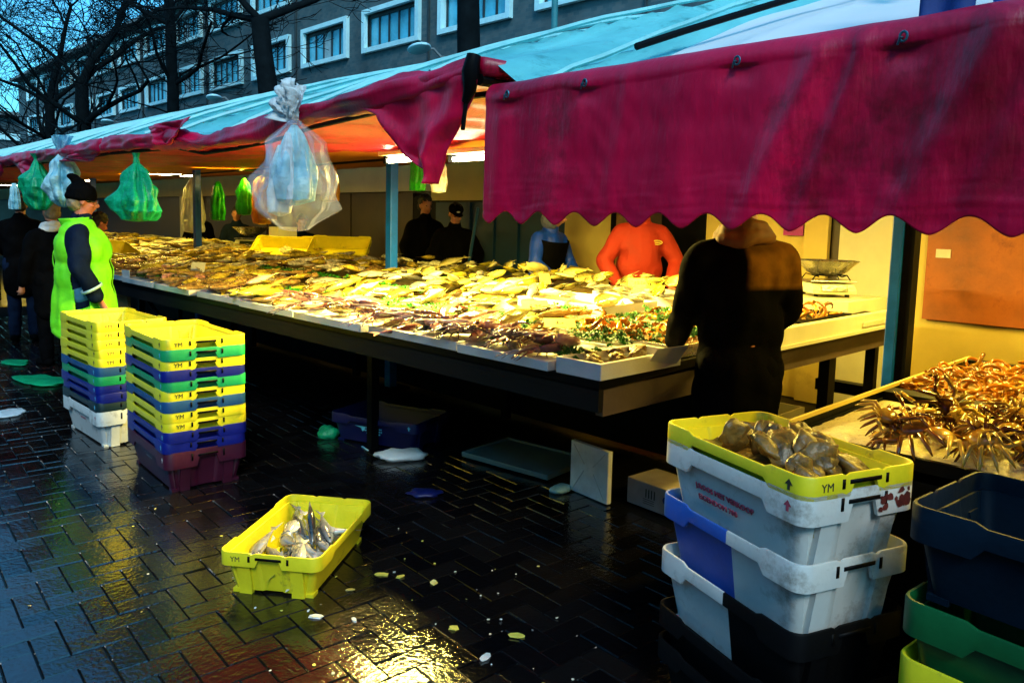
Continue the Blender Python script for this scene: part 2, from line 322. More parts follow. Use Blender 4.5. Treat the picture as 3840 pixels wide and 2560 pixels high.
# ================================================================== GROUND
mb = MB(); mb.box((60, 60, -.06), (400, 400, .1))
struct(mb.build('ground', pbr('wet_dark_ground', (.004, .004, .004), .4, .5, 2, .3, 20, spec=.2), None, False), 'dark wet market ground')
mb = MB(); a = .104; ang = R(-4)
ca, sa = math.cos(ang), math.sin(ang)
rnd = random.Random(3)
def brick_top(cx, cy, hx, hy):
    X, Y = cx*ca-cy*sa, cx*sa+cy*ca
    if not (-2.6 < X < 3.4 and -.2 < Y < 13.5): return
    if Y > 1.3*X+13: return
    g = .0020; hx -= g; hy -= g; tz = rnd.gauss(0, .0014); tx = rnd.gauss(0, .010); ty = rnd.gauss(0, .010); b = .003
    vs = []
    for (sx, sy) in ((-1, -1), (1, -1), (1, 1), (-1, 1)):
        for (q, z) in ((0, -.02), (0, -.006), (b, 0)):
            lx, ly = sx*(hx-q), sy*(hy-q); zz = z+tz+lx*tx+ly*ty
            px_, py_ = cx+lx, cy+ly
            vs.append((px_*ca-py_*sa, px_*sa+py_*ca, zz))
    fs = [(2, 5, 8, 11)]
    for k in range(4):
        n = (k+1) % 4; fs += [(k*3+1, n*3+1, n*3+2, k*3+2), (k*3, n*3, n*3+1, k*3+1)]
    mb.add(vs, fs)
for i in range(-32, 40):
    for j in range(-8, 140):
        d = (i-j) % 4
        if d == 0: brick_top((i+1)*a, (j+.5)*a, a, a/2)
        elif d == 3: brick_top((i+.5)*a, (j+1)*a, a/2, a)
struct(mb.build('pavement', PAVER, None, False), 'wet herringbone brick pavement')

# ================================================================== BUILDING
BX = 18.
bld = thing('brick_building', 'long dark brick apartment building with rows of white framed windows behind the trees', 'building', (BX, 45, 0))
rows = [2.3, 5.35, 8.39, 11.40]; WH = 1.32; ROOF = 13.35
wy = [78.6-4.85*k for k in range(16)]
wb = MB(); Y0, Y1 = -6., 84.
zs = [0]+[q for r in rows for q in (r, r+WH)]+[ROOF]
for k in range(0, len(zs), 2): wb.box((.25, (Y0+Y1)/2-45, (zs[k]+zs[k+1])/2), (.5, Y1-Y0, zs[k+1]-zs[k]))
ed = sorted([Y0, Y1]+[q for y in wy for q in (y-1.66, y+1.66)])
for r in rows:
    for k in range(0, len(ed), 2): wb.box((.25, (ed[k]+ed[k+1])/2-45, r+WH/2), (.5, ed[k+1]-ed[k]-.0, WH))
wb.box((6, (Y0+Y1)/2-45, ROOF/2-.2), (10.9, Y1-Y0-.1, ROOF-.5))
wb.build('wall', BRICK, bld, False)
rf = MB(); rf.box((5.4, (Y0+Y1)/2-45, ROOF+.1), (12, Y1-Y0+.8, .2)); rf.build('roof_edge', M['concrete'], bld, False)
dp = MB()
for y in wy[::2]: dp = MB(); dp.tube([(-.06, y-45+2.5, 0), (-.06, y-45+2.5, ROOF)], .05, 6); dp.build('drainpipe', M['mull'], bld)
fm = MB(); w2, h2 = 1.66, WH
for c, d in (((-.02, 0, -.09), (.3, 3.72, .18)), ((-.02, 0, h2+.09), (.3, 3.72, .18)), ((-.02, -w2-.1, h2/2), (.3, .2, h2)), ((-.02, w2+.1, h2/2), (.3, .2, h2))): fm.box(c, d)
fmesh = fm.mesh('window_frame', M['frame'], False)
gm = MB(); gm.box((.16, 0, h2/2), (.04, 2*w2, h2)); gmesh = gm.mesh('pane', M['glassd'], False)
mm_ = MB()
for k in range(6): mm_.box((.11, -w2+.04+k*(2*w2-.08)/5, h2/2), (.06, .07, h2))
for z in (.03, h2-.03): mm_.box((.11, 0, z), (.05, 2*w2, .06))
mm_.box((.115, 0, h2-.10), (.06, 2*w2, .08))
mmesh = mm_.mesh('mullion', M['mull'], False)
cm = MB(); cm.grid(lambda u, v: (.125+.01*math.sin(u*60), -w2+.1+u*.7, .05+v*(h2-.1)), 14, 1); cmesh = cm.mesh('curtain', pbr('pale_curtain', (.3, .42, .45), .9), True)
for r in rows[1:]:
    for i, y in enumerate(wy):
        f = link(fmesh, 'window', (0, y-45, r), parent=bld); link(gmesh, 'pane', (0, 0, 0), parent=f); link(mmesh, 'mullion', (0, 0, 0), parent=f)
        if (i*7+int(r)) % 3 == 0: link(cmesh, 'curtain', (0, (i % 4)*.6, 0), parent=f)
lb = thing('low_building', 'low distant building with a pale fascia at the left end of the street', 'building', (17, 98, 0))
m_ = MB(); m_.box((0, 0, 5.6), (26, 8, 11.2)); m_.build('wall', pbr('dark_grey_render', (.035, .06, .07), .8), lb, False)
m_ = MB(); m_.box((0, -4.1, 9.1), (26, .2, .7)); m_.build('fascia', M['frame'], lb, False)
m_ = MB(); m_.box((0, -.2, 11.4), (26.4, 9, .4)); m_.build('roof_edge', M['concrete'], lb, False)
for k in range(7):
    m_ = MB(); m_.box((-11+k*3.6, -4.12, 6.9), (2.8, .2, 2.2)); f = m_.build('window', M['frame'], lb, False)
    m_ = MB()
    for q in range(3): m_.box((-11+k*3.6-.88+q*.88, -4.23, 6.9), (.78, .05, 1.9))
    m_.build('pane', M['glassd'], f, False)

# unseen buildings added behind the camera to keep low sky off the stall fronts
ob = thing('opposite_building', 'brick building on the opposite side of the market street, behind the viewer', 'building', (-13, 20, 0))
m_ = MB(); m_.box((-3, 0, 5.5), (6, 130, 11)); m_.build('wall', BRICK, ob, False)
m_ = MB(); m_.box((-3, 0, 11.1), (6.6, 131, .2)); m_.build('roof_edge', M['concrete'], ob, False)
for r in (2.5, 5.6, 8.7):
    for k in range(14):
        f = link(fmesh, 'window', (.16, -50+k*7, r), (0, 0, math.pi), parent=ob)
        m_ = MB() if k == 0 else m_
        if k == 0: m_.box((.03, 0, h2/2), (.04, 2*w2, h2)); pm_ = m_.mesh('pane', M['glassd'], False)
        link(pm_, 'pane', (.1, 0, 0), parent=f)
t = thing('end_building', 'brick building closing the market square behind the viewer', 'building', (8, -26, 0))  # second unseen building, added to block sky light
m_ = MB(); m_.box((0, -3, 5), (34, 6, 10)); m_.build('wall', BRICK, t, False)
m_ = MB(); m_.box((0, -3, 10.1), (34.6, 6.6, .2)); m_.build('roof_edge', M['concrete'], t, False)

# ================================================================== TREES
def tree(X, Y, r, seed, label, hsplit, H, dens, lean=(0, 0), spread=1.0, low=False):
    rd = random.Random(seed); t = thing('bare_tree', label, 'tree', (X, Y, 0), group='bare trees along the street')
    tr = MB(); cr = MB(); cnt = [0]
    def br(p, d, L, rad, lev):
        if cnt[0] > dens: return
        cnt[0] += 1
        n = 5 if lev < 3 else 4 if lev < 5 else 3; pts = [p]; rr = [rad]; q = Vector(p); dd = Vector(d)
        for k in range(n):
            dd = (dd+Vector((rd.gauss(0, .20), rd.gauss(0, .20), rd.gauss(.05, .12)))).normalized()
            q = q+dd*L/n; pts.append(q.copy()); rr.append(max(.014, rad*(1-.5*(k+1)/n)))
        (cr).tube(pts, rr, 7 if lev < 2 else 5 if lev < 4 else 3, caps=False)
        if lev >= 6: return
        nb = 3 if lev < 5 else 4
        for k in range(nb):
            i = rd.randint(2, n) if k else n
            ax = dd.cross(Vector((rd.gauss(0, 1), rd.gauss(0, 1), rd.gauss(0, 1)))).normalized()
            nd = (Matrix.Rotation(R(rd.uniform(22, 58)), 3, ax) @ dd)
            nd.z = nd.z*.75+.06; nd.normalize()
            br(pts[i], nd, L*rd.uniform(.58, .82), rr[i]*rd.uniform(.55, .8), lev+1)
    pts = [Vector((0, 0, 0))]; rr = [r*1.35]
    for k in range(1, 9):
        f = k/8; pts.append(Vector((lean[0]*f+.12*nz(k*.6, seed), lean[1]*f+.12*nz(k*.6, seed+9), hsplit*f))); rr.append(r*(1.25-.35*f+.06*nz(k*2, seed)))
    tr.tube(pts, rr, 12); tr.build('trunk', M['bark'], t)
    top = pts[-1]
    for k in range(5):
        a_ = 2*math.pi*k/5+rd.uniform(-.4, .4); el = rd.uniform(.45, 1.1)
        s0 = top if k < 3 else pts[6]
        br(s0, Vector((math.cos(a_)*spread, math.sin(a_)*spread, el)).normalized(), H*rd.uniform(.30, .42), r*rd.uniform(.32, .5), 1)
    br(top, Vector((.1, .05, 1)), H*.4, r*.7, 1)
    for k in range(5): 
        a_ = rd.uniform(0, 6.28); br(pts[rd.choice((4, 5, 6))], Vector((math.cos(a_), math.sin(a_), rd.uniform(.15, .5))).normalized(), H*rd.uniform(.2, .3), r*rd.uniform(.14, .26), 3)
    cr.build('crown', M['bark'], t, sharp=0)
tree(11.0, 45.2, .24, 5, 'bare tree at the far left of the row, thin dark trunk with dense twigs', 7.0, 13, 7500, spread=1.2)
tree(11.0, 39.6, .30, 11, 'bare tree second from the left with dense twigs over the street', 7.4, 13, 7000, spread=1.1)
tree(11.0, 28.65, .20, 23, 'bare tree with a tall straight trunk and a crooked low branch before the building', 8.2, 9.5, 3200, lean=(-.2, -.2), spread=1.1)
tree(11.0, 20.7, .29, 31, 'bare tree with a thick forked trunk standing between two windows', 7.3, 9, 900, lean=(-.1, 1.1), spread=1.2)
tree(11.0, 12.66, .24, 47, 'bare tree closest to the stall roof, cut off by the top of the photo', 8.4, 7, 300, lean=(.1, .1), spread=1.0)
tree(15.0, 62.0, .3, 59, 'bare tree farthest away beyond the end of the brick building', 6.4, 13, 3600, lean=(-.1, .1), spread=1.2)
# ================================================================== STREET LAMPS
def slamp(X, Y, z, arm, label, pole=True):
    t = thing('street_lamp', label, 'lamp', (X, Y, 0), group='street lamps behind the roof')
    m_ = MB(); m_.tube([(0, 0, 0), (0, 0, z)], [.07, .05], 8); m_.tube([(0, 0, z-.05), (-arm*.5, arm*.3, z+.12), (-arm, arm*.6, z+.1)], .03, 6); m_.build('pole', M['concrete'], t)
    m_ = MB(); m_.ell((-arm-.1, arm*.65, z+.1), (.2, .45, .07), Matrix.Rotation(R(-25), 3, 'Z')); m_.build('lamp_head', M['frame'], t)
slamp(9.2, 11.3, 4.6, .3, 'street lamp whose head shows right of the thick forked tree')
slamp(9.2, 20.1, 4.57, .3, 'street lamp whose head shows between the two middle trees')
slamp(9.2, 28.7, 4.59, .3, 'street lamp whose head shows left of the straight tree')
t = thing('street_pole', 'plain turquoise pole rising behind the stall roof', 'pole', (9.6, 8.9, 0))
m_ = MB(); m_.tube([(0, 0, 0), (0, 0, 12)], .055, 10); m_.build('shaft', pbr('weathered_teal_steel', (.03, .20, .22), .6), t)
m_ = MB(); m_.tube([(0, 0, 0), (0, 0, .5)], .1, 10); m_.build('base', M['dark'], t)

# ================================================================== STALL CANOPIES
EDGE = [(-4, 2.03), (1.92, 2.035), (2.08, 2.150), (2.1, 2.160), (2.335, 2.150), (3.3, 2.108), (3.75, 2.062), (4.55, 2.03), (4.9, 2.09), (6.26, 2.115), (7.17, 2.107), (9.78, 2.133), (14, 2.11), (18, 2.13), (60, 2.12)]
def ez(y):
    for (a_, za), (b_, zb) in zip(EDGE, EDGE[1:]):
        if a_ <= y <= b_:
            f = (y-a_)/(b_-a_); return za+(zb-za)*f
    return 2.12
FX, RX, BXX = 1.9, 4.2, 6.6
def roof_fn(y0, y1, amp, per):
    def f(u, v):
        y = y0+(y1-y0)*u; x = FX+.03+(RX-FX-.03)*v
        s = math.sin(v*math.pi/2)**.85
        z = ez(y)+.028+(2.90-ez(y)-.028)*(.8*v+.2*s)
        yy = y+.5*v+.12*nz(y*1.3, v*2)
        rib = abs(math.sin(math.pi*yy/per)); z += amp*.75*(.36-rib**.55)*math.sin(math.pi*min(1, v*1.02))**.7*(1-.3*v)
        z += .018*nz(x*3, y*3, 2)*(1-v)
        return (x, y, z)
    return f
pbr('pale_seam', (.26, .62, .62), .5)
def canopy(y0, y1, label, kind):
    t = thing('stall_canopy', label, 'canopy', (0, 0, 0), group='canopies in one row over the stalls')
    far = y0 > 12
    ye0, ye1 = (1.36, y1) if abs(y0-2.06) < .01 else (y0, 1.56) if y0 < 0 else (y0, y1)
    drop = -.018 if y0 < 0 else 0
    m_ = MB(); nu = int((y1-y0)*(8 if far else 26)); m_.grid(lambda u, v, g_=roof_fn(ye0, ye1+.02, .17 if kind else .07, .62): (lambda p: (p[0], p[1], p[2]+drop))(g_(u, v)), nu, 16 if far else 34); _ = (lambda *q: None)(roof_fn(y0, y1+.02, .17 if kind else .07, .62))
    m_.build('roof_tarpaulin', M['tarp'] if kind else M['tarpw'], t, sharp=0)
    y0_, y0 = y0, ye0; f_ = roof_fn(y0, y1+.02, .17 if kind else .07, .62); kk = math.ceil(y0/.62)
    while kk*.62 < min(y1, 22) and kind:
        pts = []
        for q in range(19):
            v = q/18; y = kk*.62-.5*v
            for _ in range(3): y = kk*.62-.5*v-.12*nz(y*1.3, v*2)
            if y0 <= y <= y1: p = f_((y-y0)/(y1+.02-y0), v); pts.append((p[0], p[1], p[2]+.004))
        if len(pts) > 3: m_ = MB(); m_.tube(pts, .009+.0006*max(0, kk), 5); m_.build('seam', MAT['pale_seam'], t)  # pale tubes on the rib crests stand in for light catching the ridges
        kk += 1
    y0 = y0_
    m_ = MB(); m_.grid(lambda u, v: (RX+(BXX+.5-RX)*v, y0+(y1-y0)*u, 2.90-.40*v+.02*nz(u*9, v*9)), 30, 8); m_.build('rear_roof_tarpaulin', M['tarp'], t, sharp=0)
    # lining under the roof
    lx0 = FX+.03
    def lf(u, v):
        y = y0+(y1-y0)*u; x = lx0+(BXX-lx0)*v
        z0 = ez(y)-.03; z1 = 2.36
        sag = -.055*math.sin(math.pi*v)*(.6+.8*abs(nz(y*.5, 4)))
        w = .018*nz(x*1.4+y*3.2, y*4.5-x*.8)+.012*math.sin(y*17+x*2+3*nz(y, x))*(1-v)
        return (x, y, z0+(z1-z0)*v+sag+w)
    vs = .30 if kind else .0
    if kind:
        m_ = MB(); m_.grid(lambda u, v: lf(u, v*vs), int((y1-y0)*10), 16); m_.build('front_lining', M['magenta'], t, sharp=0)
    m_ = MB(); m_.grid(lambda u, v: lf(u, vs+v*(1-vs)), int((y1-y0)*10), 40); m_.build('lining', M['liner'], t, sharp=0)
    # steel frame
    m_ = MB(); m_.tube([(FX+.03, y0, ez(y0)-.075)]+[(FX+.03, y0+(y1-y0)*k/10, ez(y0+(y1-y0)*k/10)-.075) for k in range(1, 10)]+[(FX+.03, y1, ez(y1)-.075)], .012, 8); m_.build('front_rail', M['dark'], t)
    m_ = MB(); m_.tube([(RX, y0, 2.84), (RX, y1, 2.84)], .03, 8); m_.build('ridge_beam', M['dark'], t)
    return t
def post(t, y, w=.083):
    m_ = MB(); m_.box((RX, y, 1.42), (w, w, 2.82)); p = m_.build('post', M['post'], t, False, bevel=.006)
    m_ = MB(); m_.box((RX, y, .015), (.26, .26, .03)); m_.build('foot_plate', M['dark'], p, False)
    m_ = MB(); m_.box((RX, y, 2.5), (.14, .14, .1)); m_.build('clamp', M['dark'], p, False)
def roll(t, y0, y1, seed, flap=()):
    """front flap rolled up along the canopy edge"""
    m_ = MB(); rings = []; n = int((y1-y0)/.035)
    for k in range(n+1):
        y = y0+(y1-y0)*k/n; e = ez(y); w = .045+.016*nz(y*2.2, seed)+.008*nz(y*9, seed); h = .050+.020*nz(y*1.7, seed+4)+.010*nz(y*11, seed+2)
        if k in (0, n): w *= .5; h *= .5
        cx = FX-.004+.012*nz(y*3, seed+7); cz = e-.020+.012*nz(y*2.6, seed+1)
        r_ = []
        for q in range(18):
            a_ = 2*math.pi*q/18; rr = 1+.34*nz(math.cos(a_)*1.8+y*5, math.sin(a_)*1.8, seed)+.16*math.sin(3*a_+y*3+seed)+.10*math.sin(5*a_-y*7)
            r_.append((cx+w*rr*math.cos(a_), y, cz+h*rr*math.sin(a_)))
        rings.append(r_)
    m_.loft(rings); m_.build('rolled_flap', M['magenta'], t, sharp=0)
def hang(t, pts, seed, name='hanging_flap', x=FX-.03, mat='magenta'):
    """loose corner of tarpaulin: polygon (y,z) outline given as left edge / right edge pairs"""
    m_ = MB(); n = len(pts)-1
    def f(u, v):
        k = min(n-1, int(v*n)); q = v*n-k; (a1, z1, b1, w1), (a2, z2, b2, w2_) = pts[k], pts[k+1]
        la, lz, ra, rz = a1+(a2-a1)*q, z1+(z2-z1)*q, b1+(b2-b1)*q, w1+(w2_-w1)*q
        y = la+(ra-la)*u; z = lz+(rz-lz)*u
        return (x-.035*math.sin(u*math.pi*2.2+v*2.5+seed)*(.35+.65*v)-.02*nz(u*5, v*5, seed), y, z)
    m_.grid(f, 30, 40); m_.build(name, M[mat], t, solid=.003, sharp=0)

c0 = canopy(-3.6, 2.02, 'near canopy with the long scalloped magenta valance and a whitish roof', 0)
c1 = canopy(2.06, 6.3, 'canopy with a turquoise roof and rolled magenta flap left of the valance', 1)
c2 = canopy(6.3, 10.7, 'turquoise canopy with crumpled magenta edge above the man in the yellow green vest', 1)
c3 = canopy(10.7, 19.5, 'far turquoise canopy beyond the hanging green bags', 1)
c4 = canopy(19.5, 44., 'farthest turquoise canopy at the left edge of the photo', 1)
post(c0, 1.43, .055); m_ = MB(); m_.box((RX+.035, 1.375, 1.42), (.09, .05, 2.84)); m_.build('dark_channel', M['black'], c0, False); post(c1, 5.87); post(c2, 10.27); post(c3, 14.67); post(c4, 19.6)  # black strip beside the near post stands in for its shaded right face
roll(c1, 2.1, 6.32, 3); roll(c2, 6.3, 10.7, 8); roll(c3, 10.7, 19.5, 13); roll(c4, 19.5, 30, 19)
# end tube of the flap running into the stall
m_ = MB(); m_.tube([(FX-.02, 2.09, 2.15), (2.5, 2.1, 2.17), (RX, 2.1, 2.25)], [.035, .03, .03], 10); m_.build('end_roll', M['magenta'], c1, sharp=0)
m_ = MB(); m_.tube([(FX-.02, 2.10, 2.105), (2.6, 2.1, 2.12), (RX, 2.1, 2.2)], .022, 8); m_.build('end_rail', M['dark'], c1)
m_ = MB(); m_.tube([(FX-.035, 2.115, 2.19), (FX-.045, 2.12, 2.13), (FX-.03, 2.14, 2.07), (FX-.03, 2.165, 2.03)], [.026, .034, .024, .014], 10); m_.tube([(FX-.03, 2.16, 2.03), (FX-.035, 2.17, 1.93)], .009, 6)
m_.build('bungee_cord', M['black'], c1)
# loose triangular piece
hang(c1, [(3.02, 2.12, 2.09, 2.17), (2.72, 2.03, 2.10, 2.10), (2.62, 1.93, 2.17, 1.99), (2.55, 1.86, 2.26, 1.90), (2.44, 1.80, 2.31, 1.82), (2.40, 1.74, 2.35, 1.74)], 2)
hang(c2, [(9.15, 2.08, 8.2, 2.08), (8.85, 2.0, 8.25, 2.02), (8.5, 1.93, 8.28, 1.93), (8.38, 1.82, 8.30, 1.82)], 5)
hang(c2, [(7.6, 2.10, 6.5, 2.10), (7.7, 2.05, 6.45, 2.04), (7.55, 2.02, 6.6, 1.99)], 9)
hang(c1, [(5.3, 2.16, 4.6, 2.17), (5.2, 2.10, 4.7, 2.11), (5.1, 2.03, 4.85, 2.02)], 12, x=FX-.045)
hang(c2, [(10.4, 2.10, 9.5, 2.12), (10.3, 2.02, 9.6, 2.0), (10.2, 1.96, 9.9, 1.93)], 15)

# valance -----------------------------------------------------------
VY0, VY1, VT, VB = 2.05, -1.8, 2.078, 1.615
def vfold(y, t):
    """diagonal drapes that run down-left from the fixing points, plus fine wrinkles"""
    d = 0
    for (yc, k, w, a_) in ((1.96, .03, .05, .014), (1.60, .12, .07, .010), (1.42, .08, .03, .006), (1.2, .1, .1, .008), (.845, .20, .045, .024), (.745, .15, .028, .014), (.455, .20, .06, .030), (.36, .16, .03, .010), (.05, .2, .1, .02), (-.3, .2, .1, .02)):
        q = (y-(yc+k*t))/w
        d += a_*math.exp(-q*q)*(1-.45*t)
    d += .010*nz(y*2.2, t*1.3)*t+.004*nz(y*7, t*9)*max(0, t-.35)+.0016*nz(y*24+t*3, t*7)+.003*nz(y*5, t*5)
    return d
def vf(u, v):
    y = VY0+(VY1-VY0)*u
    ph = (y-2.014)/.16
    sc = .043*(.2*abs(math.sin(math.pi*ph))+.8*math.sin(math.pi*ph)**2)      # scallops, rounded between pointed tips
    hoist = .012*abs(math.sin((y+.15)*math.pi/.62))
    if v < .22:                                         # turned over the rail
        a_ = math.pi*(.5+.62*(v/.22)); k_ = v/.22; return (FX+.012+.046*math.cos(a_)-vfold(y, 0)*k_, y, VT-.036+.044*math.sin(a_)*(1+.15*nz(y*5, 1)*(1-k_))-hoist*k_)
    t = (v-.22)/.78; zt = VT-.052-hoist; zb = VB+sc-.022
    pinch = 0
    for ye in (1.93, 1.585, 1.065, .655, .2, -.3): pinch += .012*math.exp(-((y-ye)/.05)**2-((t-.04)/.09)**2)
    tt_ = min(1, (zt-(zt+(zb-zt)*t))/.44); wr = .0022*nz(y*8, tt_*34, 3)*max(0, tt_-.5)*2; return (FX-.032-.004*t-vfold(y, tt_)+pinch-wr, y, zt+(zb-zt)*t)
m_ = MB(); m_.grid(vf, 620, 90); val = m_.build('valance', M['magenta'], c0, solid=.0025, sharp=0)
for ye in (1.93, 1.585, 1.065, .655, .2):
    m_ = MB(); pts = [(FX-.045, ye+.008*math.cos(q), 2.034+.011*math.sin(q)) for q in [2*math.pi*k/14 for k in range(15)]]; m_.tube(pts, .003, 6)
    m_.tube([(FX-.04, ye+.003, 2.034), (FX-.058, ye+.002, 2.030), (FX-.05, ye+.010, 2.016)], .0025, 6)
    m_.build('eyelet', pbr('dull_eyelet_metal', (.06, .2, .26), .35, metal=.7), val)

# things lying on / rising from the near roof
t = thing('roof_batten', 'thin black batten lying up the whitish roof', 'batten')
m_ = MB(); f = roof_fn(-3.6, 2.02, .05, .62)
def onroof(y, v, dz=.03):
    p = f((y+3.6)/5.62, v); return (p[0], p[1], p[2]+dz)
m_.tube([onroof(1.62-.55*k/8, .10+.62*k/8, .05) for k in range(9)], .013, 6); m_.build('batten', M['black'], t)
m_ = MB(); 
def cl(u, v): 
    p = onroof(.70, .05); return (p[0]+.01*math.sin(u*9+v*5)-.02*v, p[1]-.02-.125*u*(1-.3*max(0, v-.6)), p[2]+.52-.62*v-(.06*u if v > .9 else 0)+.01*math.sin(u*7))
m_.grid(cl, 14, 20)
o = m_.build('blue_cloth', M['cablue'], None, solid=.004, sharp=0); tag(o, 'blue cloth hanging down above the top edge of the valance', 'cloth')
t = thing('roof_pole', 'leaning turquoise pole with a sleeve standing behind the valance', 'pole')
p = Vector(onroof(.50, .04, 0)); m_ = MB(); m_.tube([p+Vector((0, 0, -.05)), p+Vector((.1, .10, .5))], .012, 8); m_.build('shaft', MAT['weathered_teal_steel'], t)
m_ = MB(); m_.tube([p+Vector((-.0, -.002, -.04)), p+Vector((.012, .012, .05))], .021, 10); m_.build('sleeve', M['post'], t)
m_ = MB(); p = Vector(onroof(.44, .03, 0)); m_.tube([p, p+Vector((.02, -.05, .05)), p+Vector((.05, -.12, .10)), p+Vector((.09, -.26, .13))], .006, 6); o = m_.build('cable', M['black'], None); tag(o, 'thin dark cable curving over the white roof at the right', 'cable')
m_ = MB(); p = Vector(onroof(.86, .30)); m_.grid(lambda u, v: (p.x-.02*math.sin(u*5), p.y+.05-.16*u*(1-.5*v), p.z+.30-.22*v*(1-abs(u-.35))), 10, 10); o = m_.build('magenta_rag', M['magenta'], None, solid=.004, sharp=0); tag(o, 'magenta rag corner hanging at the top over the white roof', 'rag')

# ================================================================== BACK WALL OF THE STALLS
WX = 7.0
def wyp(px):   # street position where a given direction meets the back wall
    a_ = yaw+math.atan((px-1920)/2873); return WX/math.tan(a_)
bw = thing('stall_back_wall', 'long wall of cream, teal and brown panels closing the back of the stalls', 'wall', (WX, 0, 0))
def panel(pa, pb, z0, z1, mat, name='panel', dx=0, th=.06, par=None):
    ya, yb = (wyp(pa), wyp(pb)) if pa > 50 else (pa, wyp(pb))
    m_ = MB(); m_.box((th/2+dx, (ya+yb)/2, (z0+z1)/2), (th, abs(ya-yb), z1-z0)); return m_.build(name, M[mat], par or bw, False)
m_ = MB(); m_.box((.2, 20, 1.5), (.2, 60, 3.0)); m_.build('backing', M['brownp'], bw, False)
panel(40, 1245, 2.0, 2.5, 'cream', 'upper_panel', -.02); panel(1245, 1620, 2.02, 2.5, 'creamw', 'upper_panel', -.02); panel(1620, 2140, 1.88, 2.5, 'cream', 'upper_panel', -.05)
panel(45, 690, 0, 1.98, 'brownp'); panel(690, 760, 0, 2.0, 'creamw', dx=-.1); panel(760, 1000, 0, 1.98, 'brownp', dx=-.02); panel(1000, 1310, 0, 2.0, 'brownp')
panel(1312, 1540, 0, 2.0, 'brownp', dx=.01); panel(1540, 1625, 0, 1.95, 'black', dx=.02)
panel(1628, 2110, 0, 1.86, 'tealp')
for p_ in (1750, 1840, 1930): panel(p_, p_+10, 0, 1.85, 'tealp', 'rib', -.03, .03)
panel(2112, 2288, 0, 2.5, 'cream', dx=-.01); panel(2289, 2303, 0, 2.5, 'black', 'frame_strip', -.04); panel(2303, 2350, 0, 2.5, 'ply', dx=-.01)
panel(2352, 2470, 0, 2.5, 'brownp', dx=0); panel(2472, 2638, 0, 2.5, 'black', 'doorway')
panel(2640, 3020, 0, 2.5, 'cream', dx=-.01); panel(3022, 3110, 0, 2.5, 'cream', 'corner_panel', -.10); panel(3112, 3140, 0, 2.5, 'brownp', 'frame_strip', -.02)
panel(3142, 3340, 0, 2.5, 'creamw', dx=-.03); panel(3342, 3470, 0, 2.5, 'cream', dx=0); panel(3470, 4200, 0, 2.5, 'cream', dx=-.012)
m_ = MB(); m_.box((-.02, (wyp(4200)-6)/2, 1.25), (.06, abs(wyp(4200)+6), 2.5)); m_.build('panel', M['cream'], bw, False)
pa, pb = wyp(3478), wyp(4100)
m_ = MB(); m_.box((WX-.06, (pa+pb)/2, 1.44), (.03, abs(pa-pb), 1.12)); o = m_.build('orange_board', M['orangep'], None, False); tag(o, 'large orange brown board fixed on the cream wall at the right', 'board')
m_ = MB(); m_.box((WX-.08, wyp(3540), 1.43), (.01, .11, .07)); o = m_.build('small_notice', M['whitecard'], None, False); tag(o, 'small white notice stuck on the orange brown board', 'notice')
m_ = MB(); m_.box((WX-.06, (wyp(2938)+wyp(3012))/2, 1.62), (.02, abs(wyp(2938)-wyp(3012)), .16)); o = m_.build('magenta_sign', pbr('magenta_card', (.35, .01, .3), .5), None, False); tag(o, 'small magenta sign on the cream wall below the valance', 'sign')
# bare end wall so the stall is closed on the right
m_ = MB(); m_.box((4.5, -3.7, 1.3), (5.2, .1, 2.6)); o = m_.build('end_wall', M['cream'], None, False); tag(o, 'cream end wall closing the near stall', 'wall')
#@@LAMPS
# ================================================================== LAMPS
def lamp(x, y, z, label, e=60, along='x', L=1.1, tube=True, col=WARM):
    t = thing('stall_lamp', label, 'lamp', (x, y, z), rz=0 if along == 'x' else R(90), group='fluorescent lamps under the canopies')
    m_ = MB(); m_.box((0, 0, .045), (L+.1, .11, .03)); m_.build('housing', M['creamw'], t, False, bevel=.005)
    m_ = MB(); m_.tube([(-L/2, 0, 0), (L/2, 0, 0)], .016, 10); m_.build('tube', M['lampon'], t)
    for s in (-1, 1):
        m_ = MB(); m_.box((s*(L/2+.015), 0, .01), (.03, .05, .06)); m_.build('socket', M['dark'], t, False)
    ld = bpy.data.lights.new('lamp_light', 'AREA'); ld.shape = 'RECTANGLE'; ld.size = L; ld.size_y = .12; ld.energy = e*LAMP; ld.color = col
    lo = bpy.data.objects.new('lamp_light', ld); COL.objects.link(lo); lo.parent = t; lo.location = (0, 0, -.03)
    return t
lamp(3.29, 3.66, 2.0, 'lit fluorescent lamp just left of the hanging valance', 330, 'y', .5, col=(1, .76, .15))
lamp(3.14, 4.22, 2.0, 'lit lamp showing over the top of the blue post beside the loose flap', 330, 'y', .42, col=(1, .76, .15))
lamp(4.6, 3.1, 2.13, 'lit lamp hidden behind the valance over the orange shirt worker', 110, 'x')
lamp(5.2, 1.3, 2.15, 'lit lamp over the kitchen scale behind the valance', 90, 'x')
lamp(3.6, .2, 2.1, 'lit lamp over the crab trays behind the valance', 75, 'x')
lamp(4.2, 9.1, 2.2, 'lit lamp behind the big clear plastic bag', 100, 'x')
lamp(4.4, 12.2, 2.2, 'lit lamp between the green bag and the second blue post', 110, 'x')
lamp(4.2, 16.5, 2.2, 'lit lamp over the far heaps of fish', 110, 'x')
lamp(4.4, 22., 2.2, 'farthest lit lamp at the left', 110, 'x')
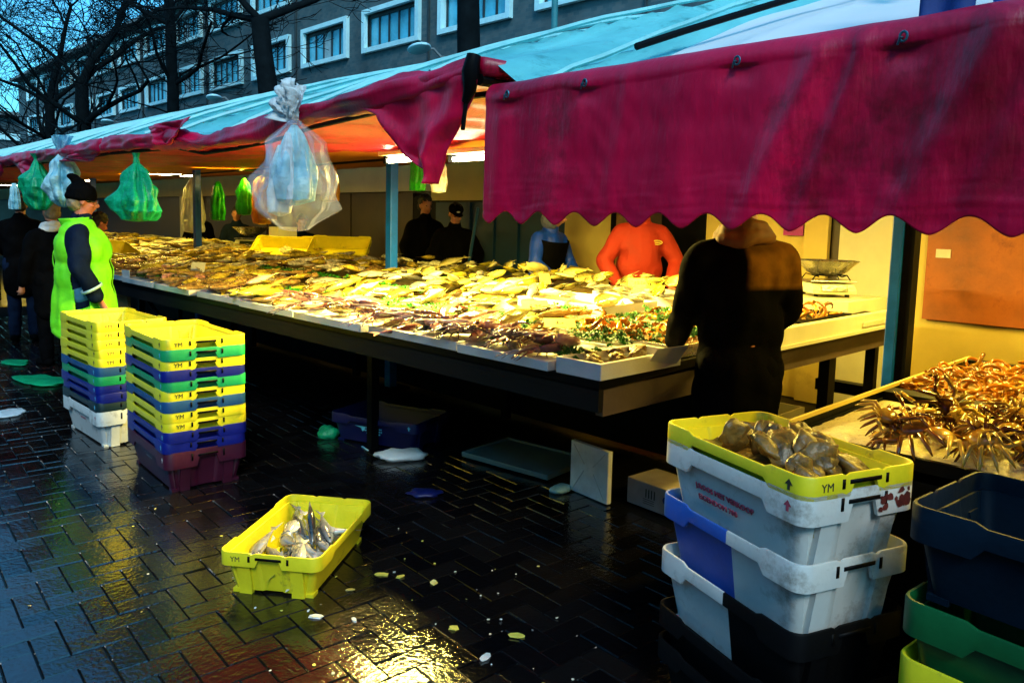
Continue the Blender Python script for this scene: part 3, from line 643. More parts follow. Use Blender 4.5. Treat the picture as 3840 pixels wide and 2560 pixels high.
#@@TABLES
# ================================================================== FISH TABLE
def tz(x): return .955+.034*(x-2.52)
t = thing('fish_table', 'long fish display table on dark legs running down the street', 'table', (0, 0, 0))
m_ = MB()
for (xa, xb, ya, yb) in ((2.5, 5.6, 2.0, 18.0),):
    m_.add([(xa, ya, .90), (xb, ya, .90+.03*(xb-xa)), (xb, yb, .90+.03*(xb-xa)), (xa, yb, .90), (xa, ya, .94), (xb, ya, .94+.03*(xb-xa)), (xb, yb, .94+.03*(xb-xa)), (xa, yb, .94)], [(0, 1, 2, 3), (4, 5, 6, 7), (0, 1, 5, 4), (1, 2, 6, 5), (2, 3, 7, 6), (3, 0, 4, 7)])
m_.build('tabletop', M['dark'], t, False)
m_ = MB(); m_.box((2.515, 5.2, .855), (.03, 6.4, .10)); m_.build('front_board', pbr('grey_wet_board', (.006, .005, .005), .7, .4, 4, .2, 20, stretch=(1, .2, 1), spec=.15), t, False)
m_ = MB(); m_.box((2.515, 13.2, .855), (.03, 9.5, .10)); m_.build('front_board', MAT['grey_wet_board'], t, False)
m_ = MB(); m_.box((4.27, 2.03, .84), (3.45, .04, .12)); m_.build('end_board', pbr('purple_brown_board', (.07, .045, .035), .6, .4, 4, .2, 20), t, False)
m_ = MB(); m_.box((4.75, 1.985, .985), (2.45, .05, .115)); m_.box((4.75, 1.955, .935), (2.45, .012, .02)); m_.build('end_lip', M['creamw'], t, False)
for y in (2.35, 4.4, 6.6, 8.9, 11.2, 13.5, 16):
    for x in ((3.0, 4.3) if y > 3 else (4.3,)):
        m_ = MB(); m_.box((x, y, .43), (.06, .06, .86)); m_.build('leg', M['dark'], t, False)
m_ = MB(); m_.box((4.98, 2.08, .40), (.10, .07, .8)); m_.build('leg', M['dark'], t, False)
m_ = MB(); m_.box((5.85, 2.12, .40), (.07, .07, .8)); m_.build('leg', M['dark'], t, False)
for y in (7.9,): m_ = MB(); m_.tube([(2.66, y, .86), (2.66, y-1.7, .05)], .022, 6); m_.build('brace', M['dark'], t)
m_ = MB(); m_.box((4.42, 10.2, .46), (.03, 16., .88)); m_.build('back_skirt', M['black'], t, False)  # black board added to stop lamp light leaking under the table
m_ = MB(); m_.box((5.6, 2.6, .98), (.8, 1.3, .03)); m_.build('side_shelf', M['creamw'], t, False)
m_ = MB(); m_.box((2.60, 8.6, .60), (.03, 1.1, .46)); o = m_.build('plywood_sheet', M['ply'], None, False); tag(o, 'yellowish plywood sheet leaning under the table behind the man in the vest', 'board')

# polystyrene trays along the front edge
def tub(m_, w, l, h, th, r=.0, flare=0.):
    """open box with real wall thickness, one connected shell"""
    def ring(hw, hl, z): return [(-hw, -hl, z), (hw, -hl, z), (hw, hl, z), (-hw, hl, z)]
    m_.loft([ring(w/2-flare, l/2-flare, 0), ring(w/2, l/2, h), ring(w/2-th, l/2-th, h), ring(w/2-th-flare, l/2-th-flare, th)], True, True)
def tray(name, x0, x1, y0, y1, z0, h, mat, label, cat, group, th=.022, slope=.0, tilt=0):
    m_ = MB(); tub(m_, x1-x0, y1-y0, h, th); o = m_.build(name, M[mat], None, False, bevel=.004); o.location = ((x0+x1)/2, (y0+y1)/2, z0)
    tag(o, label, cat, group); return o
G = 'white polystyrene trays along the front edge of the fish table'
tray('polystyrene_tray', 2.49, 3.09, 1.985, 2.24, .945, .072, 'white', 'white polystyrene tray on the near corner of the fish table, taller than the others', 'tray', G)
ty = 2.27; k = 0
tl = ['just left of the corner tray, squid hanging over it', 'second left of the corner tray', 'under the pink squid heap', 'below the orange brown fish', 'left of the gap between the trays', 'beside the green parsley bunch', 'farther down toward the man in the vest', 'close to the man in the vest', 'behind the man in the vest']
for n_ in tl:
    l = .78 if k else .62
    tray('polystyrene_tray', 2.47+.02*math.sin(k*2), 3.08, ty, ty+l, .945, .045, 'white', 'low white polystyrene tray '+n_, 'tray', G, th=.03); ty += l+(.03 if k != 4 else .08); k += 1
# dark bins behind the trays
G2 = 'grey bins of shellfish on the fish table'
tray('shellfish_bin', 3.13, 3.72, 2.03, 2.80, .965, .06, 'stain', 'grey metal bin of orange crayfish and parsley behind the corner tray', 'bin', G2)
tray('shellfish_bin', 3.75, 4.40, 2.03, 2.95, .985, .055, 'stain', 'grey metal bin of shellfish with green rows behind the crayfish bin', 'bin', G2)
tray('shellfish_bin', 4.43, 5.2, 2.03, 2.70, 1.0, .05, 'dark', 'dark bin of prawns at the end of the table beside the kitchen scale', 'bin', G2)
tray('white_fish_box', 3.75, 4.35, 3.0, 3.75, 1.0, .09, 'white', 'bright white polystyrene box lying in the middle of the pale fish', 'box', None)
tray('white_fish_box', 4.5, 5.15, 2.75, 3.7, 1.03, .07, 'white', 'white polystyrene box at the back of the table in front of the orange shirt worker', 'box', None)

# ice beds
def bed(name, x0, x1, y0, y1, zf, amp, mat, label, cat='ice', thick=.05, fade=.12, seed=0, rx=.05):
    m_ = MB(); nx, ny = max(6, int((x1-x0)/rx)), max(6, int((y1-y0)/rx))
    def f(u, v):
        x = x0+(x1-x0)*u; y = y0+(y1-y0)*v; e = min(u*(x1-x0), (1-u)*(x1-x0), v*(y1-y0), (1-v)*(y1-y0)); s = min(1, max(0, e/fade))
        return (x+.01*nz(x*20, y*20), y+.01*nz(x*20, y*20, 4), zf(x)+s*(thick+amp*nz(x*2.2, y*2.2, seed)+amp*.5*nz(x*9, y*9, seed)))
    m_.grid(f, nx, ny); o = m_.build(name, M[mat], None, sharp=0); tag(o, label, cat, kind='stuff'); return o
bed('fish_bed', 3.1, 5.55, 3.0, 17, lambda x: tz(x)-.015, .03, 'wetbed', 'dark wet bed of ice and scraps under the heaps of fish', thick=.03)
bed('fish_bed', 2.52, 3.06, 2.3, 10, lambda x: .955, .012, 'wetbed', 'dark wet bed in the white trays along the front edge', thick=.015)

# ---- sea creatures (meshes, built once and reused)
def loft_fish(L, H, T, seed, tail=.5, fin=1., bend=0.):
    m_ = MB(); rings = []; n = 14; nr = 10
    for i in range(n+1):
        u = i/n; h = H*(math.sin(math.pi*min(1, u*.93+.035))**.62)*(1-.55*max(0, u-.55)/.45); w = T*(math.sin(math.pi*min(1, u*.9+.05))**.7)*(1-.7*max(0, u-.5)/.5)
        if i == 0: h *= .35; w *= .4
        x = L*u*.86; yb = bend*math.sin(u*math.pi)*L
        rings.append([(x, yb+h/2*math.sin(q)*(1.08 if math.sin(q) < 0 and u < .6 else 1), w/2*math.cos(q)) for q in [2*math.pi*k/nr+.3 for k in range(nr)]])
    m_.loft(rings)
    # tail fin, back fin, belly fin, side fin
    x = L*.84; tf = H*tail
    m_.add([(x, .012, 0), (x, -.012, 0), (L*1.0, -tf, .004), (L*.93, 0, 0), (L*1.0, tf, -.004)], [(0, 1, 2, 3), (0, 3, 4)])
    m_.add([(L*.3, H*.46, 0), (L*.42, H*(.46+.2*fin), .003), (L*.62, H*.38+.05*fin*H, 0), (L*.66, H*.25, 0)], [(0, 1, 2, 3)])
    m_.add([(L*.5, -H*.42, 0), (L*.6, -H*(.46+.12*fin), -.003), (L*.7, -H*.22, 0)], [(0, 1, 2)])
    m_.add([(L*.24, -.005, T*.42), (L*.24, -.02, T*.42), (L*.38, -.035, T*.6), (L*.37, -.005, T*.62)], [(0, 1, 2, 3)])
    m_.ell((L*.07, H*.13, T*.28), (.006, .006, .004), None, 8, 5, 1)
    # mouth and gill cover edge
    m_.tube([(L*.2, H*.34, T*.22), (L*.225, H*.1, T*.46), (L*.215, -H*.15, T*.44), (L*.17, -H*.36, T*.2)], .0022, 4)
    return m_
EYE = pbr('fish_eye', (.01, .01, .01), .1, .2, 5, 0)
def fmesh_(nm, mats, *a_, **k_): return loft_fish(*a_, **k_).mesh(nm, [M[mats], EYE])
FM = {
 'silver': [fmesh_('silver_fish', 'fsilver', .30, .062, .042, 1), fmesh_('silver_fish', 'fsilver', .34, .07, .045, 2, bend=.06), fmesh_('silver_fish', 'fsilver', .27, .055, .04, 3, bend=-.05)],
 'brown': [fmesh_('brown_fish', 'fbrown', .30, .075, .04, 1), fmesh_('brown_fish', 'fbrown', .34, .065, .045, 2, bend=.07)],
 'gold': [fmesh_('golden_fish', 'fgold', .32, .085, .045, 1), fmesh_('golden_fish', 'fgold', .36, .08, .05, 2, bend=-.05)],
 'pale': [fmesh_('pale_fish', 'fpale', .34, .12, .035, 1, tail=.35), fmesh_('pale_fish', 'fpale', .38, .10, .05, 2, bend=.05)],
 'pink': [fmesh_('pink_fish', 'fpink', .28, .055, .042, 1), fmesh_('pink_fish', 'fpink', .31, .06, .04, 2, bend=.08)],
}
def squid_mesh(seed):
    rd = random.Random(seed); m_ = MB()
    m_.tube([(0, 0, 0), (.03, .002, .004), (.09, .004, .006), (.15, 0, .004), (.19, 0, 0)], [.006, .022, .034, .030, .02], 10, flat=.55)
    m_.add([(.0, 0, 0), (.05, .055, .002), (.09, .03, .004), (.05, 0, .008)], [(0, 1, 2, 3)]); m_.add([(.0, 0, 0), (.05, -.055, .002), (.09, -.03, .004), (.05, 0, .008)], [(0, 3, 2, 1)])
    m_.ell((.205, 0, 0), (.024, .02, .016), None, 10, 6)
    for k in range(7):
        a_ = (k-3)*.16; L = rd.uniform(.10, .2); c = rd.uniform(-.5, .5); pts = [Vector((.22, (k-3)*.005, 0))]
        for q in range(6): a_ += c*.18; pts.append(pts[-1]+Vector((math.cos(a_)*L/6, math.sin(a_)*L/6, rd.gauss(0, .003)-.002*q)))
        m_.tube(pts, [.0075, .007, .006, .005, .004, .003, .002], 5)
    return m_.mesh('squid', M['squid'])
SQ = [squid_mesh(k) for k in range(3)]
def prawn_mesh(seed, mat='prawn'):
    rd = random.Random(seed); m_ = MB(); pts = []; rr = []
    for k in range(12):
        u = k/11; a_ = u*2.6*(1+.12*seed%2); r_ = .045
        pts.append((r_*math.sin(a_)*1.2, r_*(1-math.cos(a_)), 0)); rr.append((.004+.0085*math.sin(math.pi*min(1, u*.75+.2)))*(1.1 if k % 2 else .92))
    m_.tube(pts, rr, 8, flat=.85)
    e = Vector(pts[-1]); m_.add([e, e+Vector((-.022, .012, .004)), e+Vector((-.026, 0, 0)), e+Vector((-.022, -.012, -.004))], [(0, 1, 2), (0, 2, 3)])
    for s in (-1, 1): m_.tube([(0, 0, .003*s), (-.03, -.012, .01*s), (-.075, -.01+.012*s, .012*s)], [.0012, .001, .0007], 3)
    for k in range(5):
        p = Vector(pts[2+k]); m_.tube([p, p+Vector((-.004, .02, .008*(-1)**k))], [.0016, .0008], 3)
    return m_.mesh('prawn', M[mat])
PR = [prawn_mesh(k) for k in range(3)]
def crab_mesh(seed):
    rd = random.Random(seed); m_ = MB(); m_.ell((0, 0, .03), (.082, .07, .042), None, 16, 9)
    for k in range(12): m_.ell((rd.uniform(-.05, .05), rd.uniform(-.04, .04), .05), (.008, .008, .008), None, 6, 4)
    for s in (-1, 1):
        for k in range(4):
            a_ = s*(R(90))+(k-1.5)*.38; d = Vector((math.cos(a_), math.sin(a_), 0)); p = d*.055+Vector((0, 0, .02)); q = p+d*.07+Vector((0, 0, .045)); w = q+d*.075+Vector((0, 0, -.05)); e = w+d*.03+Vector((0, 0, -.03))
            m_.tube([p, q, w, e], [.014, .013, .010, .003], 6)
        p = Vector((.055, s*.04, .02)); q = p+Vector((.05, s*.035, .015)); w = q+Vector((.055, -s*.03, 0))
        m_.tube([p, q, w], [.011, .013, .015], 7); m_.ell(w+Vector((.02, -s*.008, 0)), (.034, .016, .012), Matrix.Rotation(-s*.5, 3, 'Z'), 10, 6)
        m_.tube([w+Vector((.03, 0, 0)), w+Vector((.07, -s*.03, 0))], [.008, .002], 5); m_.tube([w+Vector((.03, s*.012, 0)), w+Vector((.075, -s*.008, 0))], [.006, .002], 5)
    return m_.mesh('crab', M['crab'])
CR = [crab_mesh(k) for k in range(2)]
def oyster_mesh(seed):
    m_ = MB(); m_.ell((0, 0, 0), (.06, .045, .022), None, 18, 10); me = m_.mesh('oyster', M['oyster'])
    for v in me.vertices: v.co += v.co.normalized()*(.016*nz(v.co.x*40+seed, v.co.y*40, v.co.z*60)+.008*nz(v.co.x*90, v.co.y*90, seed))
    return me
OY = [oyster_mesh(k) for k in range(3)]
def parsley_patch(x0, x1, y0, y1, z, n, label, seed=1, cx=None):
    rd = random.Random(seed); m_ = MB()
    for k in range(n):
        c = Vector((rd.uniform(x0, x1), rd.uniform(y0, y1), z+rd.uniform(-.01, .035)))
        for q in range(9):
            a_, b_ = rd.uniform(0, 6.28), rd.uniform(-.2, 1.2); d = Vector((math.cos(a_)*math.cos(b_), math.sin(a_)*math.cos(b_), math.sin(b_)))*rd.uniform(.012, .03)
            s = d.orthogonal().normalized()*rd.uniform(.006, .013); m_.add([c, c+d*.6+s, c+d, c+d*.6-s], [(0, 1, 2, 3)])
    o = m_.build('parsley', M['parsley'], None, False); tag(o, label, 'parsley', kind='stuff'); return o

rd = random.Random(21); GF = 'individual fish laid out on the long table'
LAB = {'silver': 'silver grey whole fish', 'brown': 'brown whole fish', 'gold': 'golden yellow fish', 'pale': 'pale flat fish', 'pink': 'pinkish whole fish'}
def zone(x, y):
    if x < 3.1:
        if y < 2.6: return None
        return rd.choice(['pink', 'pink', 'silver', 'brown']) if y < 4.6 else rd.choice(['brown', 'gold', 'brown', 'pink'])
    if x < 3.75: return rd.choice(['pink', 'silver', 'pale', 'brown']) if y < 4.4 else rd.choice(['gold', 'brown', 'silver'])
    if x < 4.5: return rd.choice(['pale', 'silver', 'gold']) if y < 6 else rd.choice(['gold', 'silver', 'brown'])
    return rd.choice(['pale', 'pale', 'gold']) if y < 6.5 else rd.choice(['gold', 'pale', 'silver'])
def where(x, y):
    a_ = 'in the front trays' if x < 3.1 else 'behind the front trays' if x < 3.75 else 'in the middle rows' if x < 4.5 else 'in the back rows'
    b_ = 'near the table corner' if y < 3.4 else 'right of the blue post' if y < 5 else 'beside the blue post'
    return a_+', '+b_
nf = 0; farv = []
for row, (xc, st) in enumerate([(2.62, .085), (2.86, .09), (3.2, .095), (3.48, .1), (3.8, .105), (4.1, .11), (4.45, .12), (4.8, .12), (5.15, .13)]):
    y = 2.45 if xc < 3.1 else (2.95 if xc < 4.4 else 3.1)
    while y < 17:
        k = zone(xc, y)
        if k and not (3.7 < xc < 4.4 and 2.95 < y < 3.8 and rd.random() < .7):
            x = xc+rd.uniform(-.08, .08); yy = y+rd.uniform(-.03, .03)
            a_ = rd.gauss(.38, .24)+(math.pi if rd.random() < .4 else 0); L = .16
            z = tz(x)+.045+rd.uniform(0, .06)+.04*nz(x*2.2, yy*2.2)+(.035 if xc > 3.7 else 0)
            loc = (x-L*math.cos(a_), yy-L*math.sin(a_), z); me = rd.choice(FM[k]); sc = rd.uniform(.9, 1.3)
            rot = Euler((rd.gauss(0, .35), rd.gauss(-.02, .10), a_))
            if yy < 5.75 and nf < 292:
                o = link(me, me.name.split('.')[0], loc, rot, sc); tag(o, LAB[k]+' '+where(x, yy), 'fish', GF+', '+LAB[k]+' '+where(x, yy)); nf += 1
            else: farv.append((me, Matrix.LocRotScale(Vector(loc), rot, Vector((sc,)*3)), k))
        y += st*rd.uniform(.8, 1.25)*(1 if y < 6 else 1.2)
byk = {}
for me, mt, k in farv: byk.setdefault(k, []).append((me, mt))
for k, lst in byk.items():
    m_ = MB()
    for me, mt in lst: m_.add([mt @ v.co for v in me.vertices], [tuple(p.vertices) for p in me.polygons])
    # the colour ramp needs a local frame, so far fish use a plain skin
    o = m_.build('fish_heap', pbr(k+'_far_fish', {'silver': (.36, .33, .30), 'brown': (.20, .12, .04), 'gold': (.42, .31, .04), 'pale': (.62, .56, .34), 'pink': (.36, .17, .16)}[k], .25, .85, 26, .5, 50, spec=.8), None)
    tag(o, LAB[k]+' heaped together far down the table', 'fish', kind='stuff')
# squid, some hanging over the front lip
for k in range(34):
    y = 2.28+k*.045 if k < 22 else 3.3+(k-22)*.12; x = rd.uniform(2.66, 2.86); z = .985+rd.uniform(0, .045)
    over = k % 3 != 1
    o = link(rd.choice(SQ), 'squid', (x if not over else 2.70, y, z+.02), Euler((rd.gauss(0, .2), (-.30 if over else 0), math.pi+rd.gauss(0, .35))), rd.uniform(.8, 1.1))
    w = 'hanging over' if over else 'lying in'
    tag(o, 'purplish squid '+w+' the white trays near the table corner', 'squid', 'squid on the near front edge, '+w+' the trays')
# a long silver fish on top and oysters in the corner tray
o = link(FM['pale'][1], 'large_silver_fish', (2.66, 2.78, 1.085), Euler((.1, -.10, .35)), (1.25, .9, 1.3)); tag(o, 'large shiny pale silver fish lying on top of the squid near the corner', 'fish')
for k in range(9):
    o = link(rd.choice(OY), 'oyster', (2.56+.055*k, 2.08+.05*(k % 3), 1.0+rd.uniform(0, .01)), Euler((rd.gauss(0, .4), rd.gauss(0, .4), rd.uniform(0, 6))), .75); tag(o, 'grey oyster in the white corner tray', 'oyster', 'oysters in the corner tray')
# crayfish and prawns
def prawns(n, x0, x1, y0, y1, z, label, group, seed, sc=1., gaps=None, mats=PR, name='prawn', cat='prawn'):
    rd = random.Random(seed)
    for k in range(n):
        x, y = rd.uniform(x0, x1), rd.uniform(y0, y1)
        if gaps and gaps(x, y): continue
        o = link(rd.choice(mats), name, (x, y, z+rd.uniform(0, .03)), Euler((rd.gauss(0, .5), rd.gauss(0, .5), rd.uniform(0, 6.28))), sc*rd.uniform(.8, 1.2)); tag(o, label, cat, group)
prawns(85, 3.2, 3.66, 2.1, 2.95, 1.0, 'orange crayfish in the grey bin behind the corner tray', 'orange crayfish in the first grey bin', 1, 1.15, lambda x, y: abs(math.sin((x-3.15)*9)) < .25)
prawns(60, 3.8, 4.35, 2.1, 2.9, 1.02, 'yellowish shellfish in the second grey bin', 'shellfish in the second grey bin', 2, 1.0, lambda x, y: math.sin(x*16) < -.3)
prawns(45, 4.5, 5.1, 2.1, 2.6, 1.03, 'brown prawn in the dark bin beside the scale', 'prawns in the dark bin beside the scale', 3, 1.)
bed('shellfish_layer', 3.15, 3.7, 2.05, 2.78, lambda x: .985, .012, 'prawnbed' if 0 else 'brownc', 'layer of small crayfish under the top ones in the first grey bin', 'shellfish', .015)
bed('shellfish_layer', 3.77, 4.38, 2.05, 2.93, lambda x: 1.0, .012, 'ply', 'layer of small shellfish under the top ones in the second grey bin', 'shellfish', .015)
for i, (x0, x1, y0, y1, z, n, lb_) in enumerate([(3.16, 3.2, 2.06, 2.78, 1.02, 60, 'dark green parsley row at the front of the crayfish bin'), (3.42, 3.47, 2.06, 2.8, 1.03, 60, 'parsley row through the middle of the crayfish bin'), (3.74, 3.8, 2.05, 2.9, 1.04, 70, 'parsley row between the two grey bins'), (4.0, 4.06, 2.1, 2.9, 1.05, 60, 'parsley row in the second grey bin'),
   (2.56, 2.75, 2.2, 2.42, 1.0, 50, 'bright green parsley in the corner tray'), (2.6, 2.72, 2.62, 2.8, 1.01, 40, 'parsley tuft beside the squid at the front edge'), (2.85, 3.08, 2.9, 3.1, 1.02, 50, 'parsley under the large silver fish'), (2.98, 3.14, 2.3, 2.6, 1.01, 46, 'parsley between the corner tray and the crayfish bin'), (3.0, 3.2, 3.5, 4.2, 1.03, 110, 'parsley line between fish in front of the blue post'),
   (2.9, 3.1, 4.6, 6.0, 1.0, 150, 'long parsley line left of the blue post'), (2.54, 2.66, 5.15, 5.3, 1.0, 40, 'bright green bunch sitting on the front lip'), (3.5, 3.6, 4.5, 5.6, 1.05, 100, 'parsley line among golden fish'), (2.55, 2.8, 7.2, 7.8, 1.0, 90, 'green leaves at the far front edge'), (3.5, 3.7, 3.0, 3.3, 1.05, 60, 'parsley behind the crayfish bin'), (2.95, 3.15, 3.1, 4.4, 1.03, 160, 'parsley strip between front trays and the next row of fish'), (3.6, 3.75, 5.6, 7.4, 1.06, 160, 'far parsley strip beyond the blue post'), (4.25, 4.4, 4.0, 5.2, 1.08, 120, 'parsley strip among the pale fish'), (2.75, 2.9, 3.4, 5.6, 1.0, 150, 'parsley scattered along the front trays')]):
    parsley_patch(x0, x1, y0, y1, z, n, lb_, 30+i)
# price cards
def card(x, y, z, w, h, rx, rz, label, mat='card', txt=None):
    t = thing('price_card', label, 'price card', (x, y, z)); t.rotation_euler = (rx, 0, rz)
    m_ = MB(); m_.box((0, 0, h/2), (w, .003, h)); m_.build('card', M[mat], t, False)
    if txt: text(txt, h*.42, M['ink'], t, frame_m((0, -.003, h/2), (1, 0, 0), (0, 0, 1)), 'handwriting')
    return t
card(3.32, 3.15, 1.06, .17, .11, -.9, -.55, 'yellow price card with dark handwriting before the crayfish bin', 'card', '6.95')
card(3.05, 2.72, 1.045, .17, .10, -1.2, -.75, 'green yellow price card lying behind the large silver fish', 'card', '5.-')
card(4.62, 3.32, 1.14, .22, .09, -.7, -.9, 'long yellow price card leaning at the back by the shell', 'card', '12.50 kg')
card(4.25, 3.95, 1.14, .09, .09, -.5, -.4, 'grey price card turned away on the golden fish', 'ply')
card(2.85, 7.0, 1.05, .13, .12, -.35, -.85, 'beige price card standing among the fish beyond the parsley line', 'creamw')
card(2.485, 8.35, .93, .16, .15, .05, -1.5, 'white card hanging on the front edge beside the man in the vest', 'whitecard')
card(2.485, 7.75, .94, .14, .12, .05, -1.4, 'tilted white card hanging on the front edge right of the first one', 'whitecard')
card(2.95, 2.00, .955, .22, .12, .6, -.1, 'speckled white card leaning out of the corner tray end', 'whitecard')
# large shell beside the long card
m_ = MB(); m_.grid(lambda u, v: ((.02+.13*v)*math.cos(-1.2+2.4*u), (.02+.13*v)*math.sin(-1.2+2.4*u), .05*math.sin(v*math.pi*.9)+.008*math.sin(u*44)*v), 60, 14); o = m_.build('scallop_shell', M['crab'], None, solid=.004, sharp=0); o.location = (4.85, 3.0, 1.12); o.rotation_euler = (-.5, 0, .8); tag(o, 'large ribbed scallop shell at the back beside the long price card', 'shell')

# ================================================================== SECOND TABLE (crabs and prawns)
t = thing('shellfish_table', 'dark metal display table of crabs, ice and prawns at the right', 'table', (0, 0, 0))
m_ = MB(); m_.box((3.65, -.05, .855), (2.3, 2.55, .03)); m_.build('tabletop', M['dark'], t, False)
m_ = MB(); m_.box((2.51, -.05, .83), (.02, 2.5, .16)); m_.build('front_rim', M['dark'], t, False)
m_ = MB(); m_.box((3.65, 1.225, .83), (2.3, .02, .16)); m_.build('side_rim', M['dark'], t, False)
m_ = MB(); m_.box((3.53, -.05, .885), (.12, 2.5, .045)); m_.box((4.75, -.05, .885), (.06, 2.5, .045)); m_.build('divider', M['dark'], t, False, bevel=.004)
for x0, x1, y in ((3.59, 4.72, .72), (3.59, 4.72, .1), (2.53, 3.47, -.2)):
    m_ = MB(); m_.box(((x0+x1)/2, y, .885), (x1-x0, .045, .045)); m_.build('divider', M['stain'], t, False, bevel=.004)
m_ = MB(); m_.box((3.66, 1.205, .915), (2.2, .012, .015)); m_.build('trim', M['cream'], t, False)
for x, y in ((2.6, 1.1), (2.6, -1.2), (4.6, 1.1), (4.6, -1.2)):
    m_ = MB(); m_.box((x, y, .42), (.06, .06, .84)); m_.build('leg', M['dark'], t, False)
m_ = MB(); m_.box((2.56, -.1, .38), (.02, 2.5, .74)); m_.build('front_skirt', M['black'], t, False)  # black boards added to keep the space below the table dark
m_ = MB(); m_.box((3.6, 1.16, .38), (2.1, .02, .74)); m_.build('side_skirt', M['black'], t, False)
bed('crushed_ice', 2.54, 3.46, -.15, 1.19, lambda x: .87, .03, 'ice', 'crushed ice in the front tray beside the white crates', thick=.03, fade=.16, rx=.02, seed=3)
crab_n = 0; rd = random.Random(5)
for k in range(120):
    x, y = rd.uniform(2.58, 3.4), rd.uniform(-.25, .92)
    if (x-2.5)*.55+(y-.5) > .62: continue
    o = link(rd.choice(CR), 'crab', (x, y, .90+rd.uniform(0, .09)), Euler((rd.gauss(0, .5), rd.gauss(0, .5), rd.uniform(0, 6.28))), rd.uniform(.32, .62)); tag(o, 'orange brown crab piled on the ice at the right', 'crab', 'crabs piled on the ice')
prawns(120, 3.62, 4.6, .78, 1.17, .885, 'long beige langoustine in the rear tray beside the blue post', 'langoustines in the rear tray', 8, .85, None, [prawn_mesh(7, 'prawn')], 'langoustine', 'langoustine')
prawns(150, 3.62, 4.6, .16, .66, .885, 'orange prawn in the middle rear tray', 'orange prawns in the middle rear tray', 9, .8)
bed('prawn_layer', 3.6, 4.7, .76, 1.19, lambda x: .872, .01, 'ply', 'layer of small prawns under the langoustines', 'prawns', .02)
bed('prawn_layer', 3.6, 4.7, .14, .69, lambda x: .872, .012, 'bagorange', 'layer of small orange prawns under the larger ones', 'prawns', .02)
for k in range(5):
    o = link(PR[k % 3], 'large_prawn', (4.95+.07*k, .9-.05*k, .90), Euler((.3*k, .2, k)), 1.4); tag(o, 'large prawn alone in the dark rear tray', 'prawn', 'large prawns in the dark tray')
m_ = MB(); m_.grid(lambda u, v: (2.75+.22*u, -.18+.28*v, .95+.09*(1-abs(2*u-1))+.01*nz(u*6, v*6)), 12, 12); o = m_.build('plastic_flap', M['bagwhite'], None, solid=.003, sharp=0); tag(o, 'folded translucent sheet standing on the ice at the right edge', 'sheet')
#@@CRATES
# ================================================================== CRATES
def rrect(hx, hy, r, nc=5, ns=10):
    """rounded rectangle, counter-clockwise; returns points and a side tag with the offset along that side"""
    P = []
    cs = [(hx-r, -hy+r, -90), (hx-r, hy-r, 0), (-hx+r, hy-r, 90), (-hx+r, -hy+r, 180)]
    # start on the short (-y) side going +x
    sides = [((-hx+r, -hy), (hx-r, -hy), 's'), ((hx, -hy+r), (hx, hy-r), 'l'), ((hx-r, hy), (-hx+r, hy), 's'), ((-hx, hy-r), (-hx, -hy+r), 'l')]
    for k in range(4):
        (xa, ya), (xb, yb), tg = sides[k]
        for i in range(ns):
            f = i/ns; P.append((xa+(xb-xa)*f, ya+(yb-ya)*f, tg, (f-.5)*2))
        cx, cy, a0 = cs[k]
        for i in range(nc):
            a_ = R(a0+90*i/nc); P.append((cx+r*math.cos(a_), cy+r*math.sin(a_), 'c', 0))
    return P
CRATES = {}
